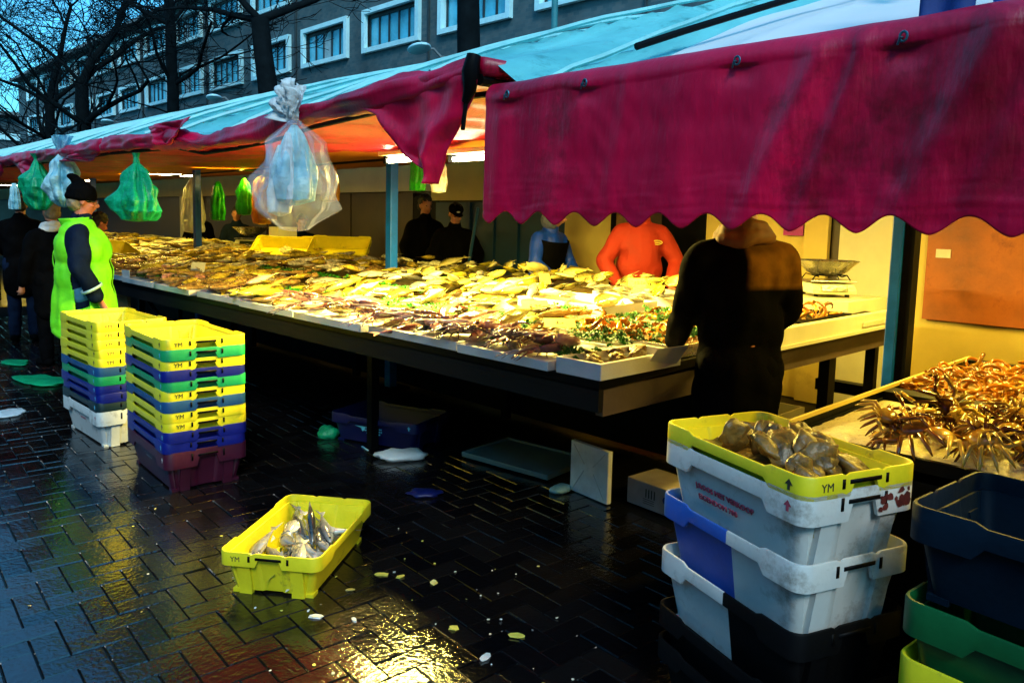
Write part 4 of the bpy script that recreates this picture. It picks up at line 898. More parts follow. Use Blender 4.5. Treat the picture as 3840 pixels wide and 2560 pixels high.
def crate_meshes(L, W_, H, band, style):
    key = (L, W_, H, band, style)
    if key in CRATES: return CRATES[key]
    NS = 24; base = rrect(W_/2, L/2, .045, 5, NS); th = .006
    def ring(ins, zf):
        out = []; b = rrect(W_/2-ins, L/2-ins, max(.012, .045-ins*.5), 5, NS)
        for (x, y, tg, f) in b: out.append((x, y, zf(tg, f)))
        return out
    def lo(tg, f):   # lower rim edge: notch for the hand on the short sides, stepped up along the long sides
        if tg == 's': return H-band+(band*.55 if abs(f) < .30 else 0)
        if tg == 'l': return H-band+(band*.35 if abs(f) < .66 else 0)
        return H-band
    def hi(tg, f):
        if tg == 'l': return H-(.010 if abs(f) < .62 else 0)
        if tg == 's': return H-(.006 if .34 < abs(f) < .5 else 0)
        return H
    m_ = MB()
    m_.loft([ring(.010, lambda t_, f: lo(t_, f)+.002), ring(0, lo), ring(0, lambda t_, f: lo(t_, f)+.004), ring(0, lambda t_, f: hi(t_, f)-.004), ring(.002, hi), ring(.008, hi), ring(.010, lambda t_, f: hi(t_, f)-.005), ring(.012, lambda t_, f: H-band*.55), ring(.022, lambda t_, f: H-band*.6)], True, False)
    rim = m_.mesh('rim', M['white'])
    m_ = MB(); s0, s1 = .018, .050
    def wob(ins, z):
        out = []
        for (x, y, tg, f) in rrect(W_/2-ins, L/2-ins, .03, 5, NS):
            k = .0
            if tg == 's' and .30 < abs(f) < .86: k = .0
            elif tg == 's': k = .008
            if tg == 'l' and abs(f) > .86: k = -.0
            n_ = {'s': (0, -1 if y < 0 else 1), 'l': (1 if x > 0 else -1, 0), 'c': (0, 0)}[tg]
            out.append((x-n_[0]*k, y-n_[1]*k, z))
        return out
    m_.loft([wob(s1, .012), wob(s0+.004, H-band+.01), wob(s0-.002, H-band*.5), ring(s0+.004, lambda t_, f: H-band*.5), ring(s1+.006, lambda t_, f: .018)], True, True)
    # feet ribs on the short ends and corners
    for sx in (-1, 1):
        for sy in (-1, 1):
            x = sx*(W_/2*.52); m_.loft([[(x-.028+dx, sy*(L/2-.045)+dy, z) for dx, dy in ((0, -.012), (.056, -.012), (.056, .012), (0, .012))] for z in (0, .03)]+[[(x-.028+dx, sy*(L/2-.022)+dy, H-band+.005) for dx, dy in ((0, -.012), (.056, -.012), (.056, .012), (0, .012))]])
            m_.box((sx*(W_/2-.07), sy*(L/2-.07), .008), (.05, .05, .016))
    body = m_.mesh('body', M['white'], True)
    m_ = MB()       # black blocks on the rim, standing in for the dark of its openings
    for sy in (-1,):
        m_.box((0, sy*(L/2-.004), H-band*.36), (.115, .012, .011))
        for sx in (-1, 1): m_.box((sx*W_*.19, sy*(L/2-.002), H-band*.42), (.010, .008, band*.42))
    slot = m_.mesh('grip_slot', M['black'])
    for me in (rim, body):
        try: me.set_sharp_from_angle(angle=R(38))
        except Exception: pass
    CRATES[key] = (rim, body, slot); return CRATES[key]
def crate(loc, rz, mat, label, L=.8, W_=.48, H=.19, band=.062, group=None, ym=True, logo=None, mats2=None, tilt=(0, 0), nest=False, arrow=None):
    rim, body, slot = crate_meshes(L, W_, H, band, 0)
    t = thing('plastic_crate', label, 'crate', loc, rz, group); t.rotation_euler = (tilt[0], tilt[1], rz)
    mat = M[mat]
    for me, nm in ((rim, 'rim'), (body, 'body')):
        k = nm+mat.name
        if k+str(H)+str(L) not in CRATES:
            c = me.copy(); c.name = nm; c.materials.clear(); c.materials.append(mat); CRATES[k+str(H)+str(L)] = c
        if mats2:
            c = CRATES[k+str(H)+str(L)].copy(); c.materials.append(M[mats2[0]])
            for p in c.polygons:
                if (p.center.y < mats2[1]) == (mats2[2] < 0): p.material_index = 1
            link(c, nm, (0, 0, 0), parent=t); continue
        link(CRATES[k+str(H)+str(L)], nm, (0, 0, 0), parent=t)
    link(slot, 'grip_slot', (0, 0, 0), parent=t); link(slot, 'grip_slot', (0, 0, 0), (0, 0, math.pi), parent=t)
    e = .0008
    if ym:
        text('YM', band*.52, M[ym if isinstance(ym, str) else 'ink'], t, frame_m((-W_*.325, -L/2-e, H-band*.5), (1, 0, 0), (0, 0, 1)), 'lettering', .0006, .0)
    if arrow:
        m_ = MB(); q = .011
        m_.add([(-W_/2+.02, -L/2-.0001, 0)], []) if 0 else None
        x0 = -W_/2-e; y0 = -L/2+.06; z0 = H-band*.5
        m_.add([(x0, y0, z0+q*1.5), (x0, y0-q*1.3, z0), (x0, y0-q*.45, z0), (x0, y0-q*.45, z0-q*1.3), (x0, y0+q*.45, z0-q*1.3), (x0, y0+q*.45, z0), (x0, y0+q*1.3, z0)], [(0, 1, 2, 5, 6), (2, 3, 4, 5)])
        m_.build('arrow_mark', M[arrow], t, False)
    if logo:
        for (s_, sz, y, z, mt) in logo: text(s_, sz, M[mt], t, frame_m((-W_/2+.5*(.018+.05)-(z/H)*.5*.032-.0105 if 0 else -W_/2+.018+.036*(1-z/(H-band))-.003, y, z), (0, -1, 0), (-.0, 0, 1)), 'lettering', .0008, .0006)
    return t
NEST = .0593
def mark(t, x, y, z, s, mat):
    """small printed emblem: an arrow shaped bird and three lines of tiny print"""
    m_ = MB()
    def q(pts): m_.add([(x-.0015+.055*(.0 if 0 else 1)*0, y-a_*s, z+b_*s) for a_, b_ in pts], [tuple(range(len(pts)))])
    q([(-.10, .02), (-.06, .035), (-.045, .02), (-.03, .03), (-.04, .0), (-.06, .012)]); q([(-.05, .0), (-.03, .02), (-.02, .01), (-.04, -.012)])
    rd = random.Random(4)
    for r_, (a0, a1) in enumerate(((-.03, .10), (-.035, .11), (-.01, .09))):
        a_ = a0
        while a_ < a1:
            w = rd.uniform(.006, .016); zz = .012-r_*.017; q([(a_, zz), (a_+w, zz), (a_+w, zz+.009), (a_, zz+.009)]); a_ += w+.004
    m_.build('printed_mark', M[mat], t, False)
def stack(x, y, rz, top, cols, group, side, big, pitch):
    names = {'yellow': 'yellow', 'green': 'green', 'dblue': 'dark blue', 'steel': 'slate blue', 'teald': 'dark teal'}
    rd = random.Random(len(cols))
    for k, c in enumerate(cols):
        z = top-k*pitch
        crate((x+rd.gauss(0, .002), y+rd.gauss(0, .002), z-.19), rz+rd.gauss(0, .006), c, '%s fish crate, %s of the %s stack' % (names[c], ORD[k], side), group=group, band=.068 if pitch > .06 else .0655,
              ym='ink' if c == 'yellow' else None, arrow='ink' if c == 'yellow' else 'cyanink')
    zt = top-len(cols)*pitch
    t = crate((x, y, 0), rz, big[0], big[1], H=zt, band=.10, group=group, ym=None, logo=big[2], arrow=big[3])
    mark(t, -.215, .04, zt-.095, 1.0, 'red' if big[0] == 'wcrate' else 'greyink')
stack(1.844, 4.753, -.06, .897, ['yellow', 'green', 'yellow', 'dblue', 'green', 'yellow', 'steel', 'yellow', 'yellow', 'dblue', 'dblue'], 'nested crates standing on the pavement', 'nearer left-hand',
      ('maroon', 'deep maroon crate at the bottom of the nearer left-hand stack', None, 'whitecard'), NEST)
stack(1.80, 5.93, .02, .868, ['yellow', 'yellow', 'yellow', 'yellow', 'yellow', 'steel', 'green', 'dblue', 'dblue', 'teald'], 'nested crates standing on the pavement', 'farther left-hand',
      ('wcrate', 'big white crate with small red print at the bottom of the farther stack', None, 'red'), .0610)
# yellow crate with fish on the ground
gc = crate((1.723, 3.092, 0), .655-math.pi/2, 'yellow', 'yellow crate holding a few silver fish, alone on the wet pavement', L=.70, W_=.45, H=.195, band=.06, ym='ink', arrow='ink')
rd = random.Random(9); c_, s_ = math.cos(.655), math.sin(.655)
for k in range(26):
    lx, ly = rd.uniform(-.20, .16), rd.uniform(-.12, .12); a_ = .655+rd.gauss(.3, .5)+(math.pi if k % 3 == 0 else 0)
    x, y = 1.723+lx*c_-ly*s_, 3.092+lx*s_+ly*c_
    o = link(rd.choice(FM['silver']), 'silver_fish', (x-.1*math.cos(a_), y-.1*math.sin(a_), .045+.0028*k), Euler((rd.gauss(.3, .5), rd.gauss(-.1, .14), a_)), rd.uniform(.85, 1.1)); tag(o, 'silver grey fish lying in the yellow crate on the pavement', 'fish', 'fish in the yellow crate on the pavement')
def bag(name, loc, prof, seed, mat, label, pleats=9, rz=0, squash=.75, cat='plastic bag', nu=72, nv=60, crump=.10, parent=None, lean=0):
    """prof: (z, r) from the tied top to the bottom"""
    m_ = MB(); n = len(prof)-1
    def f(u, v):
        q = v*n; k = min(n-1, int(q)); w = q-k; w = w*w*(3-2*w); z = prof[k][0]+(prof[k+1][0]-prof[k][0])*w; r_ = prof[k][1]+(prof[k+1][1]-prof[k][1])*w
        a_ = 2*math.pi*u
        pl = 1+.13*math.sin(pleats*a_+2*nz(v*3, seed)+seed)*(1-.3*v)+.10*math.sin((pleats*2+1)*a_+v*3+seed)*(1-v*.5)
        x, y = math.cos(a_), math.sin(a_); nn = nz(x*1.6+seed, y*1.6, z*9)*2.2*crump+nz(x*4, y*4+seed, z*14)*crump*.55
        rr = r_*(pl+nn)
        return (x*rr*squash+lean*(prof[0][0]-z)*0, y*rr+lean*(prof[0][0]-z), z+.05*r_*nz(x*3+seed, y*3, 5)*4*max(0, v-.5))
    m_.grid(f, nu, nv); o = m_.build(name, M[mat], parent, sharp=0)
    if parent is None: o.location = loc; o.rotation_euler = (0, 0, rz); tag(o, label, cat)
    return o
# fish box stack at the right -------------------------------------------------
RXY = (2.17, 1.03); RR = -.35; G3 = 'fish boxes stacked in front of the man in the dark jacket'
def zl(): pass
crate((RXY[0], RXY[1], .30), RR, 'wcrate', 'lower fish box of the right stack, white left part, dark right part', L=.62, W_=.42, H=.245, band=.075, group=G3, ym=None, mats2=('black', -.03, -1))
crate((RXY[0], RXY[1], .488), RR, 'wcrate', 'middle fish box of the right stack, left half bright blue, other half white', L=.62, W_=.42, H=.245, band=.075, group=G3, ym=None, mats2=('bblue', -.03, 1))
tt = crate((RXY[0], RXY[1], .672), RR, 'wcrate', 'big dirty white fish box with faded red lettering, near the top of the right stack', L=.62, W_=.42, H=.25, band=.085, group=G3, ym=None, arrow='red')
xs = -.42/2+.030
for s_, sz, y, z in (('J.ROOS MET VERKOOP', .0255, .03, .128), ('EIGENDOM 708', .0255, .055, .097)):
    o = text(s_, sz, M['red'], tt, Matrix.Translation((0, 0, 0)) @ frame_m((xs-.003, y, z), (0, -1, 0), (-.25, 0, 1)), 'lettering', .002, .0)
# stains and the red brown smear on the rim corner
m_ = MB(); rd = random.Random(2)
for k in range(16): 
    cx, cz = rd.uniform(.06, .17), rd.uniform(.182, .232); w = rd.uniform(.006, .016)
    m_.add([(cx+w*math.cos(a_)*rd.uniform(.6, 1.3), -.3118-.0001*k, cz+w*math.sin(a_)*rd.uniform(.5, 1.2)) for a_ in [6.283*q/7 for q in range(7)]], [tuple(range(7))])
m_.build('rusty_smear', pbr('rusty_smear', (.12, .02, .015), .6, .5, 40), tt, False)
yt = crate((RXY[0], RXY[1], .79), RR, 'yellow', 'yellow crate of oysters on top of the right stack', L=.62, W_=.42, H=.178, band=.062, group=G3, ym='ink', arrow='ink')
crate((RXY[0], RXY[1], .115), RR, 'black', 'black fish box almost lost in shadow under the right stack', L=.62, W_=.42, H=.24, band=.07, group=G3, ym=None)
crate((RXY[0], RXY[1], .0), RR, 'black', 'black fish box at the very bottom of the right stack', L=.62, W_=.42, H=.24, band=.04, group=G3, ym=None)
rd = random.Random(12); c_, s_ = math.cos(RR), math.sin(RR)
for k in range(20):
    lx, ly = rd.uniform(-.10, .12), rd.uniform(-.20, .22); x, y = RXY[0]+lx*c_-ly*s_, RXY[1]+lx*s_+ly*c_
    o = link(rd.choice(OY), 'oyster', (x, y, .915+.035*math.exp(-(ly/.16)**2)+rd.uniform(0, .03)), Euler((rd.gauss(0, .6), rd.gauss(0, .6), rd.uniform(0, 6))), rd.uniform(.8, 1.15)); tag(o, 'brown oyster in the yellow crate on the right stack', 'oyster', 'oysters in the top yellow crate')
m_ = MB(); m_.grid(lambda u, v: (lambda lx, ly: (RXY[0]+lx*c_-ly*s_, RXY[1]+lx*s_+ly*c_, .90+.02*nz(lx*20, ly*20)))((u-.5)*.34, (v-.5)*.54), 20, 30); o = m_.build('shell_layer', M['oyster'], None, sharp=0); tag(o, 'layer of small shells under the oysters', 'shells', kind='stuff')
# bottom right stack
G4 = 'crates cut off by the lower right corner'
for z, H, c, lb_ in ((.71, .24, 'navy', 'navy blue crate at the right edge, topmost of its stack'), (.475, .238, 'dgreen', 'green crate under the navy one at the right edge'), (.325, .24, 'yellow', 'yellow crate at the lower right corner of the photo'), (.13, .24, 'navy', 'navy crate below the yellow one, out of the light'), (0, .24, 'navy', 'lowest navy crate of the corner stack')):
    crate((2.13, .22, z), -.10, c, lb_, L=.72, W_=.44, H=H, band=.088, group=G4, ym=None, arrow='cyanink' if c == 'green' else None)
# yellow crates on the table
for (x, y, z, rz, tl_, lb_) in ((3.2, 10.3, 1.0, .1, (.25, .1), 'yellow crate standing on the table beside the man in the vest'), (4.75, 8.95, 1.10, .785, (0, -.5), 'left one of two tipped yellow crates at the back of the table'), (5.2, 8.35, 1.12, .785, (0, -.5), 'right one of two tipped yellow crates at the back of the table')):
    crate((x, y, z), rz, 'yellow', lb_, L=.74, W_=.45, H=.17, band=.06, tilt=tl_)
# blue crate under the table, foam lid, foam panel, printed carton
bc = crate((3.22, 4.50, 0), .35, 'nblue', 'dark blue crate with pale blue print lying in the dark under the table', L=.74, W_=.46, H=.21, band=.07, ym=None, arrow='cyanink'); mark(bc, -.203, .05, .11, 1.1, 'cyanink')
m_ = MB(); tub(m_, .50, .72, .035, .02); o = m_.build('foam_slab', M['teald'], None, False, bevel=.004); o.location = (3.62, 3.50, .012); o.rotation_euler = (0, 0, .12)
for me in (o.data,): me.materials[0] = pbr('grey_foam_lid', (.14, .22, .22), .5, .2, 6, .1, 40)
tag(o, 'grey foam box lid lying flat on the ground under the table', 'lid')
t = thing('polystyrene_sheet', 'square white polystyrene panel with an embossed cross, standing upright under the table', 'panel', (3.42, 2.775, .003), R(-6))
m_ = MB(); m_.box((0, 0, .155), (.035, .315, .31)); m_.build('panel', pbr('clean_foam', (.9, .9, .9), .6), t, False, bevel=.006)
for a_, b_ in (((-.13, .29), (-.035, .19)), ((.13, .29), (.035, .19)), ((-.13, .02), (-.04, .15)), ((.13, .02), (.04, .15))): m_ = MB(); m_.tube([(-.018, a_[0], a_[1]), (-.018, b_[0], b_[1])], .0035, 6); m_.build('embossed_line', M['white'], t)
t = thing('printed_box', 'long white printed carton lying under the table right of the foam panel', 'box', (3.64, 2.30, .0), R(-4))
m_ = MB(); m_.box((0, 0, .075), (.26, .56, .15)); m_.build('carton', pbr('pale_carton', (.34, .30, .31), .7), t, False, bevel=.004)
m_ = MB()
for k in range(4): m_.box((-.1305, .14-.02*k, .09), (.001, .008, .05))
for k in range(3): m_.box((-.1305, .12, .055-.012*k), (.001, .08, .003))
m_.build('black_print', M['ink'], t, False)
m_ = MB(); m_.tube([(-.1302, .0, .085), (-.1312, .0, .085)], .022, 14); m_.build('blue_print', M['dblue'], t, False)
m_ = MB(); m_.tube([(-.1302, -.01, .125), (-.1312, -.01, .125)], .008, 10); m_.tube([(-.1302, -.03, .05), (-.1312, -.03, .05)], .008, 10); m_.build('red_print', M['red'], t, False)
# litter
def litter(name, x, y, s, mat, label, seed, fl=.35, el=1.6, rz=0):
    m_ = MB(); m_.ell((0, 0, 0), (s*el, s, s*fl), None, 26, 14); me = m_.mesh(name, M[mat])
    for v in me.vertices: v.co *= 1+.32*nz(v.co.x*9/s*.12+seed, v.co.y*9/s*.12, v.co.z*12/s*.1)+.2*nz(v.co.x*30/s*.1, v.co.y*30/s*.1, seed)
    o = link(me, name, (x, y, s*fl*.7+.003), Euler((0, 0, rz))); tag(o, label, 'litter'); return o
litter('crumpled_bag', 3.0, 4.08, .09, 'bagwhite', 'crumpled pale cyan bag on the wet ground before the blue crate', 1, .4, 1.9, -.6)
litter('crumpled_bag', 2.9, 4.83, .07, 'baggreen', 'crumpled green bag on the ground left of the dark blue crate', 2, .7, 1.1)
litter('crumpled_bag', 2.70, 3.43, .06, 'nblue', 'dark blue rag on the wet ground under the table edge', 3, .3, 1.8, -.7)
litter('plastic_scrap', 1.83, 8.15, .16, 'baggreen', 'teal plastic scrap left of the farther crate stack', 4, .12, 2.0, 1.8)
litter('plastic_scrap', 1.86, 9.3, .12, 'baggreen', 'smaller teal scrap farther back by the shoppers feet', 5, .1, 1.6, 1.5)
litter('paper_scrap', 1.33, 6.95, .10, 'bagwhite', 'white crumpled paper at the left edge of the wet pavement', 6, .15, 1.5, .8)
litter('crumpled_bag', 3.35, 2.95, .05, 'bagcyan', 'small teal rag lying against the white foam panel', 8, .5, 1.3)
o = link(MB().mesh('x', M['white']), 'paper_strip', (0, 0, 0)); bpy.data.objects.remove(o)
m_ = MB(); m_.box((0, 0, .004), (.012, .11, .005)); o = m_.build('paper_strip', M['bagcyan'], None, False); o.location = (2.95, 4.42, 0); o.rotation_euler = (0, 0, -.2); tag(o, 'thin pale blue strip on the dark ground', 'litter')
rd = random.Random(77)
for k in range(80):
    if k < 34: x, y = rd.gauss(1.75, .25), rd.gauss(2.2, .35)
    elif k < 58: x, y = rd.uniform(1.2, 2.6), rd.uniform(1.6, 3.8)
    else: x, y = rd.uniform(.2, 2.4), rd.uniform(2.0, 5.5)
    s = rd.uniform(.002, .0065)*(1 if rd.random() < .9 else 2.4); m_ = MB(); n_ = 6
    m_.loft([[(s*1.5*math.cos(a_)*rd.uniform(.6, 1.3), s*math.sin(a_)*rd.uniform(.6, 1.3), z) for a_ in [6.283*q/n_ for q in range(n_)]] for z in (0, s*.4)])
    o = m_.build('scrap', M[rd.choice(['ice', 'card', 'card', 'bagwhite', 'fpale'])], None, False); o.location = (x, y, .002); o.rotation_euler = (rd.gauss(0, .1), rd.gauss(0, .1), rd.uniform(0, 6.3)); tag(o, 'tiny pale scrap on the wet brick pavement', 'litter', 'tiny scraps of ice and fish on the wet pavement')
for (x, y, s, mt) in ((1.52, 2.62, .018, 'bagwhite'), (1.62, 2.5, .010, 'bagwhite'), (1.93, 2.75, .02, 'card'), (1.98, 2.68, .014, 'card'), (2.02, 1.98, .02, 'card'), (1.83, 1.95, .02, 'bagwhite')):
    m_ = MB(); m_.loft([[(s*1.5*math.cos(a_)*rd.uniform(.7, 1.3), s*.8*math.sin(a_)*rd.uniform(.7, 1.3), z) for a_ in [6.283*q/7 for q in range(7)]] for z in (0, .006)]); o = m_.build('scrap', M[mt], None, False); o.location = (x, y, .002); o.rotation_euler = (0, 0, rd.uniform(0, 6)); tag(o, 'larger pale scrap on the wet brick pavement', 'litter', 'larger scraps on the wet pavement')

# ================================================================== HANGING BAGS
t = thing('plastic_bag_bundle', 'big knotted clear bag full of cyan and white carrier bags, hung on the canopy edge', 'plastic bag', (1.84, 3.36, 2.04))
bag('outer_bag', None, [(.02, .02), (-.02, .06), (-.09, .15), (-.20, .185), (-.32, .225), (-.40, .21), (-.46, .13), (-.50, .08), (-.51, .005)], 1, 'bagclear', '', 8, parent=t, nu=96, nv=70, crump=.14)
bag('inner_cyan_bags', None, [(-.01, .015), (-.05, .045), (-.14, .085), (-.26, .115), (-.36, .11), (-.385, .02)], 4, 'bagcyan', '', 5, parent=t, crump=.16)
b_ = bag('inner_white_bag', None, [(-.10, .01), (-.2, .05), (-.32, .075), (-.42, .06), (-.44, .01)], 8, 'bagwhite', '', 4, parent=t, crump=.16); b_.location = (-.03, .085, 0)
b_ = bag('inner_white_bag', None, [(-.05, .01), (-.12, .03), (-.24, .04), (-.36, .035), (-.38, .01)], 9, 'bagwhite', '', 4, parent=t, crump=.16); b_.location = (-.05, -.035, 0)
m_ = MB(); rd = random.Random(3)
for k in range(11):
    a_ = rd.uniform(-.9, .9)+(math.pi/2 if k % 2 else 1.2); L = rd.uniform(.08, .19); d = Vector((rd.uniform(-.3, .2), math.cos(a_)*.75, abs(math.sin(a_)))).normalized(); s = d.cross(Vector((1, .2, 0))).normalized()
    m_.grid(lambda u, v: tuple(Vector((-.005, 0, .015))+d*L*v+s*(u-.5)*(.03+.11*v)*(1-.2*v)+Vector((.02*math.sin(u*9+k)+.02*nz(u*5, v*5, k), 0, 0))), 8, 8)
m_.build('tied_top', M['bagwhite'], t, solid=.001, sharp=0)
m_ = MB(); m_.tube([(-.02, -.03, .0), (.0, .0, .015), (.02, .04, -.005), (.0, .0, -.02), (-.03, -.02, 0)], .018, 8); m_.build('knot', M['bagclear'], t)
def cbag(name, x, y, z, prof, seed, mat, label, **k):
    return bag(name, (x, y, z), prof, seed, mat, label, **k)
cbag('green_bag', 1.9, 5.66, 1.98, [(.03, .04), (.0, .025), (-.04, .03), (-.10, .12), (-.2, .20), (-.30, .255), (-.37, .24), (-.43, .15), (-.44, .01)], 5, 'baggreen', 'large green plastic bag hanging behind the blue post row at left', pleats=6, crump=.20, squash=.5)
cbag('green_bag', 1.88, 8.2, 2.07, [(.05, .08), (.0, .03), (-.1, .09), (-.18, .20), (-.26, .24), (-.36, .20), (-.46, .12), (-.47, .01)], 6, 'baggreen', 'second green plastic bag hanging above the shopper with the beige cap', pleats=5, crump=.2, squash=.6, lean=-.1)
cbag('pale_bag', 1.88, 7.38, 2.09, [(.14, .12), (.05, .07), (.0, .03), (-.08, .12), (-.2, .18), (-.3, .19), (-.4, .13), (-.45, .05), (-.46, .005)], 11, 'bagcyan', 'crumpled white and cyan plastic bag knotted to the canopy edge at left', pleats=6, crump=.2, squash=.6)
cbag('pale_bag', 1.9, 9.2, 1.87, [(0, .03), (-.06, .07), (-.18, .09), (-.26, .09), (-.27, .01)], 14, 'bagcyan', 'small striped pale blue bag hanging at the far left', pleats=9, crump=.1, squash=.5)
for (x, y, z, s, mt, lb_) in ((4.3, 9.85, 2.03, 1.0, 'baglime', 'bright green carrier bag hanging right of the second blue post'), (4.35, 9.2, 2.06, .9, 'baglime', 'lime green bag hanging next to the orange bags'), (4.4, 8.85, 2.08, 1.15, 'bagorange', 'orange bag hanging left of the big clear bag'), (4.35, 8.6, 2.06, 1.0, 'bagorange', 'second orange bag hanging against the clear bag'), (4.4, 10.9, 2.1, 1.5, 'bagwhite', 'cream coloured bag hanging left of the second blue post'),
     (4.3, 7.1, 2.17, .8, 'bagorange', 'yellow orange bag hanging from the inner rail'), (4.3, 7.15, 2.0, .45, 'bagorange', 'small yellow bag loop below the orange bag'), (4.1, 5.35, 2.16, .62, 'baglime', 'small green bag hanging just right of the blue post'), (4.05, 5.0, 2.13, .6, 'bagwhite', 'small cream bag hanging under the lit lamp'), (4.3, 12.4, 2.0, 1.0, 'bagorange', 'yellow bag hanging far left behind the green bag')):
    s *= 1.5; cbag('carrier_bag', x, y, z, [(0, .02*s), (-.04*s, .06*s), (-.12*s, .09*s), (-.26*s, .105*s), (-.33*s, .09*s), (-.34*s, .005)], int(x*31+y*7), mt, lb_, pleats=4, crump=.13, squash=.5, nu=40, nv=30)
o = MB(); o.tube([(4.28, 4.9, 2.16), (4.28, 11.5, 2.14)], .012, 6); o = o.build('inner_rail', M['dark'], None); tag(o, 'thin dark rail carrying the small bags inside the stall', 'rail')

# ================================================================== SCALES
def scale_(x, y, z, rz, s, label):
    t = thing('kitchen_scale', label, 'scale', (x, y, z), rz)
    m_ = MB(); m_.loft([[(sx*w*s, sy*d*s+o_*s, zz*s) for sx, sy in ((-1, -1), (1, -1), (1, 1), (-1, 1))] for (w, d, zz, o_) in ((.14, .15, .02, 0), (.17, .17, .025, 0), (.17, .17, .055, 0), (.165, .15, .10, .02))]); m_.build('housing', M['creamw'], t, False, bevel=.006)
    for sx in (-1, 1): 
        for sy in (-1, 1):
            m_ = MB(); m_.tube([(sx*.12*s, sy*.12*s, 0), (sx*.12*s, sy*.12*s, .02*s)], .018*s, 8); m_.build('foot', M['black'], t)
    m_ = MB(); m_.box((0, -.168*s, .066*s), (.2*s, .012*s, .045*s), Matrix.Rotation(R(-25), 3, 'X')); m_.build('display', pbr('dark_display', (.02, .03, .01), .15), t, False)
    m_ = MB(); m_.box((0, .0, .118*s), (.36*s, .30*s, .012*s)); m_.build('platform', M['stain'], t, False, bevel=.003)
    m_ = MB()
    for sx in (-1, 1): m_.tube([(sx*.15*s, -.1*s, .125*s), (sx*.12*s, -.1*s, .165*s), (sx*.09*s, -.08*s, .15*s), (sx*.12*s, .1*s, .165*s), (sx*.15*s, .1*s, .125*s)], .005*s, 6)
    m_.tube([(-.12*s, -.1*s, .165*s), (.12*s, -.1*s, .165*s)], .005*s, 6); m_.build('cradle', M['dark'], t)
    m_ = MB(); rings = []
    for r_, z_ in ((.02, .15), (.09, .155), (.15, .185), (.2, .24), (.235, .272), (.245, .274), (.235, .268), (.195, .235), (.145, .185), (.02, .165)):
        rings.append([(r_*s*math.cos(a_), r_*s*math.sin(a_), z_*s) for a_ in [6.2832*k/40 for k in range(40)]])
    m_.loft(rings); m_.build('bowl', M['stain'], t)
    return t
scale_(5.66, 2.42, 1.115, -.75, .95, 'kitchen scale with a round steel bowl on the white box at the table end')
m_ = MB(); tub(m_, .70, .60, .11, .01); m_.box((0, 0, .104), (.68, .58, .01)); o = m_.build('scale_box', M['creamw'], None, False, bevel=.004); o.location = (5.66, 2.40, 1.0); tag(o, 'white box carrying the kitchen scale', 'box')
m_ = MB(); m_.tube([(5.4, 2.7, 1.17), (5.3, 2.9, 1.25), (5.25, 3.1, 1.28), (5.2, 3.4, 1.2)], .006, 6); o = m_.build('scale_cable', M['black'], None); tag(o, 'black cable curving behind the kitchen scale', 'cable')
scale_(5.3, 11.0, 1.13, -.75, 1.1, 'second scale with a steel bowl far back between the bags')
m_ = MB(); tub(m_, .5, .6, .2, .02); o = m_.build('white_tub', M['creamw'], None, False); o.location = (5.6, 2.9, 0.0); tag(o, 'pale tub on the ground seen under the table end', 'tub')
m_ = MB(); m_.box((0, 0, .12), (.1, .42, .09)); m_.tube([(0, .15, .12), (0, .15, .62)], .012, 6); o = m_.build('hanging_bracket', M['black'], None, False); o.location = (6.2, 2.45, .22); tag(o, 'dark bracket hanging under the table end by the blue post', 'bracket')
m_ = MB(); tub(m_, .3, .25, .32, .01); o = m_.build('white_container', M['creamw'], None, False); o.location = (5.4, 10.2, 1.13); tag(o, 'tall pale container standing left of the second scale', 'container')
m_ = MB(); m_.tube([(5.75, 6.55, 1.1), (5.7, 6.35, 1.75)], .018, 8); o = m_.build('broom_handle', M['tealp'], None); tag(o, 'thin grey blue pole leaning beside the man in the dark cap', 'pole')
